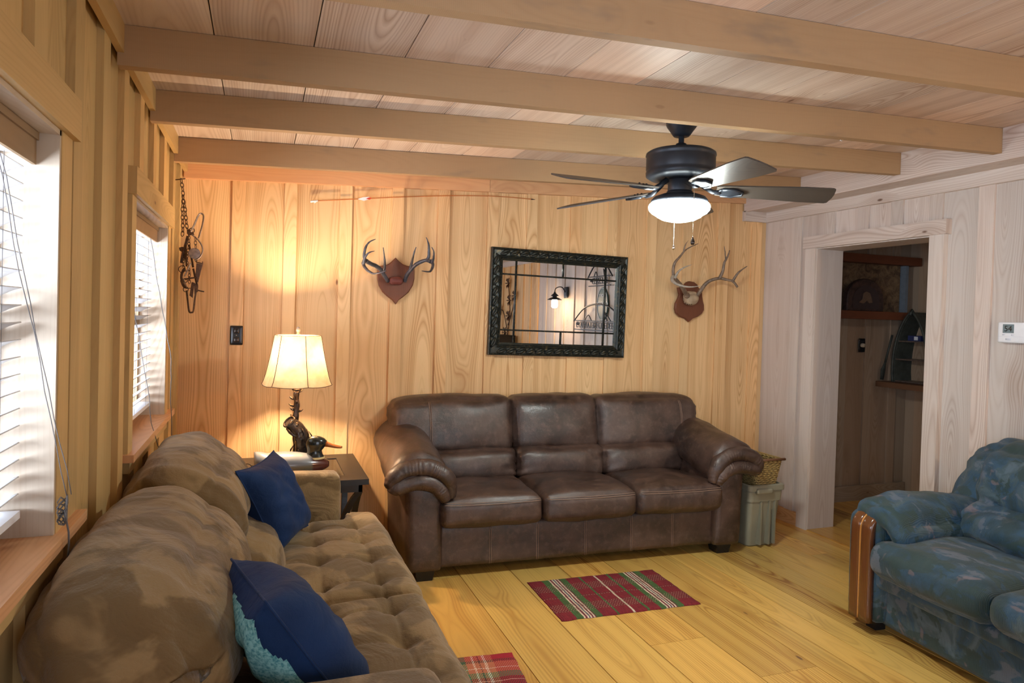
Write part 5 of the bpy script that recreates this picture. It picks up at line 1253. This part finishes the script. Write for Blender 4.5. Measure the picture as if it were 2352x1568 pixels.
def rug(label, c, w_, d, rz, m):
    b = MB(); NX, NY = 60, 36; g = []
    for s in (0, 1):
        gg = []
        for i in range(NX+1):
            r = []
            for j in range(NY+1):
                u, v = i/NX, j/NY; x = (u-0.5)*w_+0.006*noise.noise(Vector((u*3, v*9, 4)))*(abs(u-0.5)*2)**4; y = (v-0.5)*d+0.007*noise.noise(Vector((u*12, v*2, 9)))*(abs(v-0.5)*2)**4
                z = 0.0006 if not s else 0.007+0.0018*noise.noise(Vector((u*9, v*6, 1)))+0.0012*math.sin(u*420)
                if s and (i in (0, NX) or j in (0, NY)): z = 0.003
                r.append(b.V((x, y, z)))
            gg.append(r)
        g.append(gg)
    for s in (0, 1):
        for i in range(NX):
            for j in range(NY):
                q = [(i, j), (i+1, j), (i+1, j+1), (i, j+1)]
                if not s: q.reverse()
                b.F([g[s][a][c_] for a, c_ in q], [(a/NX, c_/NY) for a, c_ in q], smooth=True)
    edge = [(i, 0) for i in range(NX)]+[(NX, j) for j in range(NY)]+[(i, NY) for i in range(NX, 0, -1)]+[(0, j) for j in range(NY, 0, -1)]
    for k in range(len(edge)):
        (a, c_), (a2, c2) = edge[k], edge[(k+1) % len(edge)]; b.F([g[0][a][c_], g[0][a2][c2], g[1][a2][c2], g[1][a][c_]], [(a/NX, c_/NY)]*2+[(a2/NX, c2/NY)]*2, smooth=True)
    o_ = b.build('rag_rug', m); o_.location = (c[0], c[1], 0); o_.rotation_euler = (0, 0, rz); tag(o_, label, 'rug')
rug1(); rug2()
# ================================================================ HALL
e = tag(empty('wall_shelf', (5.2, 3.9, 1.03)), 'long wooden ledge shelf in the hall holding the boat bookcase', 'shelf')
b = MB(); b.box(-0.20, 0.185, -1.6, 0.545, -0.045, 0.0, 1, (0.6, 0.5, 0.5)); b.build('board', M['rustic'], e)
e = tag(empty('mantel_shelf', (4.75, 4.40, 1.56)), 'dark red mantel beam on the hall back wall, lower of two', 'shelf', None)
b = MB(); b.box(-0.69, 0.585, -0.10, 0.066, 0.0, 0.065, 0, (0.3, 0.5, 0.9)); b.build('beam', M['darkwood'], e)
e = tag(empty('upper_beam', (4.75, 4.42, 2.03)), 'dark red beam high on the hall back wall, upper of two', 'beam', None)
b = MB(); b.box(-0.69, 0.60, -0.09, 0.046, 0.0, 0.07, 0, (0.2, 0.5, 0.9)); b.build('beam', M['darkwood'], e)
t = NT('rough_stone_panel'); o_ = t.coord(); n = t.noise(o_, 11, 5, 0.7, 1.2); stone = t.done(t.mix(t.mapr(n, 0.35, 0.65), (0.07, 0.035, 0.018), (0.26, 0.16, 0.08)), 0.85, n, 1.0, 0.02)
b = MB(); b.box(4.06, 5.22, 4.430, 4.466, 1.626, 2.03); tag(b.build('stone_panel', stone), 'rough brown stone panel between the two dark hall beams', 'panel')
b = MB(); b.box(5.23, 5.26, 4.38, 4.466, 1.626, 2.03); tag(b.build('frame_strip', plain('grey_blue_metal', (0.16, 0.19, 0.23), 0.4)), 'thin grey blue upright strip at the right end of the stone panel', 'strip')
e = tag(empty('arched_carving', (4.74, 4.36, 1.626)), 'arched dark wood carving with a small pale figure on the hall mantel', 'carving')
arc = [(-0.20, 0), (0.20, 0)]+[(0.20*math.cos(a), 0.10+0.17*math.sin(a)) for a in [i*math.pi/14 for i in range(15)]]
b = MB(); b.extrude(arc, -0.02, 0.03, 'xz', 1, None, 0.008); b.build('back_board', plain('carved_dark_wood', (0.055, 0.028, 0.022), 0.7, 0, 0.5, 30, 0.6), e)
b = MB(); b.extrude([(x*0.72, 0.02+z*0.72) for x, z in arc], -0.024, -0.0205, 'xz'); b.build('recess', plain('dark_recess', (0.05, 0.03, 0.03), 0.7), e)
b = MB(); b.extrude([(-0.09, 0.07), (-0.05, 0.10), (-0.04, 0.15), (-0.01, 0.165), (0.03, 0.15), (0.05, 0.11), (0.06, 0.07), (0.02, 0.065), (0.0, 0.085), (-0.04, 0.06)], -0.036, -0.024, 'xz', 1, None, 0.004); b.build('figure', plain('tan_carved_wood', (0.16, 0.10, 0.065), 0.7), e)
e = tag(empty('dimmer_switch', (4.845, 4.466, 1.335)), 'black dimmer plate with a round beige knob on the hall wall', 'switch')
b = MB(); b.soft((0, -0.004, 0), (0.072, 0.008, 0.117), 0.004, (0, 0, 0), (4, 2, 4)); b.build('cover_plate', M['black'], e)
b = MB(); b.lathe([(0.001, -0.026), (0.016, -0.024), (0.018, -0.010), (0.018, 0)], (0, -0.008+0.002, 0), 16, ax='y'); b.build('knob', plain('beige_plastic', (0.55, 0.48, 0.36), 0.5), e)
def boat():
    e = tag(empty('boat_bookcase', (5.20, 4.21, 1.03)), 'small boat shaped bookcase with three shelves standing on the hall ledge', 'bookcase'); D = M['boatm']
    H_ = 0.60
    def hw(z): return 0.165*(1-max(0, (z-0.08)/(H_-0.08))**2.3)**0.75 if z > 0.08 else 0.158+0.007*z/0.08
    zs = [i*H_/24*0.995 for i in range(25)]
    b = MB(); rows = []
    for s in (-1, 1):
        rows = []
        for z in zs:
            h_ = hw(z); rows.append([b.V((-0.09, s*h_, z)), b.V((0.09, s*h_*0.86, z)), b.V((0.09, s*max(0, h_*0.86-0.014), z)), b.V((-0.09, s*max(0, h_-0.018), z))])
        for i in range(24):
            for k in range(4):
                q = [rows[i][k], rows[i][(k+1) % 4], rows[i+1][(k+1) % 4], rows[i+1][k]]; b.F(q if s > 0 else q[::-1])
        b.F(rows[0]); b.F(rows[-1])
    b.build('hull', D, e)
    b = MB()
    for s in (-1, 1): b.tube([(-0.096, s*hw(z), z) for z in zs], 0.010, 6)
    b.tube([(-0.11, 0, H_-0.03), (-0.09, 0, H_+0.015), (-0.05, 0, H_-0.03)], 0.012, 6); b.build('gunwale', D, e)
    b = MB(); b.extrude([(hw(z)*0.84, z) for z in zs]+[(-hw(z)*0.84, z) for z in zs[::-1]], 0.082, 0.088, 'yz'); b.build('back_panel', M['hall'], e)
    for z in (0.004, 0.19, 0.345):
        b = MB(); h_ = hw(z)-0.02; b.box(-0.088, 0.08, -h_, h_, z, z+0.011, 1); b.build('shelf', M['steel'], e)
    b = MB(); b.tube([(-0.08, 0.19, 0.40), (-0.12, 0.215, 0.16)], 0.009, 6); b.tube([(-0.12, 0.215, 0.16), (-0.125, 0.23, 0.10), (-0.13, 0.235, 0.01)], [0.010, 0.024, 0.018], 8, flat=0.4); p_ = b.build('oar', D, e)
    x = tag(empty('small_box', (5.17, 4.205, 1.03+0.356)), 'small dark blue box with a white label on the top boat shelf', 'box')
    b = MB(); b.box(-0.03, 0.03, -0.06, 0.06, 0, 0.045); b.build('carton', plain('blue_card', (0.03, 0.04, 0.13), 0.5), x)
    b = MB(); b.box(-0.0315, -0.0302, -0.035, 0.0, 0.008, 0.038); b.build('label', M['white'], x)
M['boatm'] = plain('dark_green_boat_wood', (0.045, 0.05, 0.042), 0.6, 0, 0.3, 20); boat()
area('hall_ceiling_light', (4.75, 2.3, 2.3), (0, 0, 0), 0.4, 0.4, 5, (1.0, 0.90, 0.78))
# ================================================================ ON THE RIGHT WALL, SEEN IN THE MIRROR
def sconce():
    y = 0.66; e = tag(empty('wall_sconce', (XR, y, 1.83)), 'lit black gooseneck wall sconce seen in the mirror', 'wall light'); K = M['blackmetal']
    b = MB(); b.soft((-0.010, 0, 0), (0.02, 0.11, 0.15), 0.01, (0.004, 0, 0), (4, 6, 6)); b.build('back_plate', K, e)
    b = MB(); b.tube(smooth([(-0.02, 0, 0.0), (-0.06, 0, 0.06), (-0.11, 0, 0.07), (-0.16, 0, 0.045), (-0.17, 0, 0.0)], 5), 0.007, 8); b.build('gooseneck', K, e)
    b = MB(); b.lathe([(0.012, 0.005), (0.016, -0.015), (0.050, -0.045), (0.052, -0.052), (0.03, -0.052), (0.03, -0.068), (0.055, -0.075), (0.095, -0.098), (0.096, -0.104), (0.03, -0.10)], (-0.17, 0, 0), 28); b.build('shade', K, e)
    b = MB(); b.lathe([(0.03, -0.10), (0.040, -0.12), (0.040, -0.19), (0.025, -0.205), (0.002, -0.208)], (-0.17, 0, 0), 24); b.build('glass_globe', emis('warm_globe', (1.0, 0.70, 0.42), 380), e)
sconce()
RW = (math.pi/2, 0, -math.pi/2)
def arch_sign(y, z, wd, word, label, ht):
    e = tag(empty('metal_sign', (XR-0.018, y, z)), label, 'sign', None); K = M['blackmetal']
    b = MB(); b.tube(smooth([(-0.02, -wd/2-0.05, -0.01), (-0.02, -wd*0.3, ht*0.75), (-0.02, 0, ht), (-0.02, wd*0.3, ht*0.75), (-0.02, wd/2+0.05, -0.01)], 6), 0.009, 6)
    b.box(-0.026, -0.016, -wd/2-0.02, wd/2+0.02, -0.008, 0.004); b.box(-0.026, -0.016, -wd/2-0.02, wd/2+0.02, -0.118, -0.106)
    b.tube(smooth([(-0.02, -wd*0.28, 0.0), (-0.02, -wd*0.2, ht*0.35), (-0.02, -wd*0.12, 0.0)], 4), 0.006, 5); b.tube(smooth([(-0.02, wd*0.3, 0.0), (-0.02, wd*0.18, ht*0.5), (-0.02, wd*0.22, 0.0)], 4), 0.006, 5); b.build('scroll_frame', K, e)
    text('lettering', word, 0.108, K, (-0.021, 0, -0.057), RW, e, 0.003, 1.0)
    b = MB(); b.box(-0.016, 0.017, -wd/2, -wd/2+0.02, -0.06, -0.03); b.build('standoff', K, e)
arch_sign(1.66, 2.0, 0.52, 'BLESSED', 'black metal arched word sign high on the wall, upper one seen in the mirror', 0.16)
arch_sign(1.62, 1.47, 1.16, 'WEEKEND GETAWAYS', 'long black metal arched word sign, lower one seen in the mirror', 0.20)
e = tag(empty('garden_sign', (XR, 1.70, 1.67)), 'dark green oval garden plaque with white rim seen in the mirror', 'sign')
ov = [(0.14*math.cos(a)*(1 if abs(math.cos(a)) < 0.9 else 0.97), 0.20*math.sin(a)) for a in [i*math.pi/20 for i in range(40)]]
b = MB(); b.extrude(ov, -0.001, -0.016, 'yz'); b.build('plaque', plain('bottle_green', (0.015, 0.06, 0.05), 0.4), e)
b = MB(); b.tube([(-0.017, 0.128*math.cos(a), 0.188*math.sin(a)) for a in [i*math.pi/24 for i in range(48)]], 0.0035, 5, closed=True); b.build('rim_line', M['white'], e)
text('lettering', 'GARDEN', 0.075, M['white'], (-0.017, 0, 0.0), RW, e, 0.002, 0.9); text('lettering', 'SECRET', 0.045, M['white'], (-0.017, 0, 0.10), RW, e, 0.002, 1.0)
e = tag(empty('flower_wall_art', (XR, -1.55, 1.65)), 'rusty metal flower wall art seen at the left edge of the mirror', 'wall art')
b = MB(); stems = [((0, -0.5), (0.1, -0.1), (0.0, 0.35)), ((0, -0.4), (-0.2, -0.1), (-0.35, -0.05)), ((0.02, -0.3), (0.25, 0.0), (0.3, 0.15))]
for s in stems: b.tube(smooth([(-0.02, y, z) for y, z in s], 6), 0.008, 6)
b.build('stem', M['iron'], e)
for (y, z) in ((0.0, 0.38), (-0.36, -0.05), (0.31, 0.17), (0.05, -0.15), (-0.1, -0.42), (0.08, 0.1)):
    b = MB()
    for k in range(6): a = k*math.pi/3; b.tube([(-0.02, y, z), (-0.045, y+0.05*math.cos(a), z+0.05*math.sin(a)), (-0.03, y+0.10*math.cos(a), z+0.10*math.sin(a))], [0.008, 0.024, 0.004], 7, flat=0.35)
    b.build('flower', M['iron'], e)
e = tag(empty('black_cabinet', (XR-0.20, -1.5, 0)), 'black cabinet against the right wall seen at the lower left of the mirror', 'cabinet')
b = MB(); b.soft((0, 0, 0.60), (0.36, 0.7, 1.20), 0.01, (0, 0, 0), (3, 3, 3)); b.build('body', M['black'], e)
for s in (-1, 1): b = MB(); b.box(-0.188, -0.180, s*0.175-0.165, s*0.175+0.165, 0.06, 1.16); d_ = b.build('door', M['blackmetal'], e); b = MB(); b.tube([(-0.20, s*0.03, 0.55), (-0.20, s*0.03, 0.70)], 0.006, 6); b.build('handle', M['chrome'], d_)
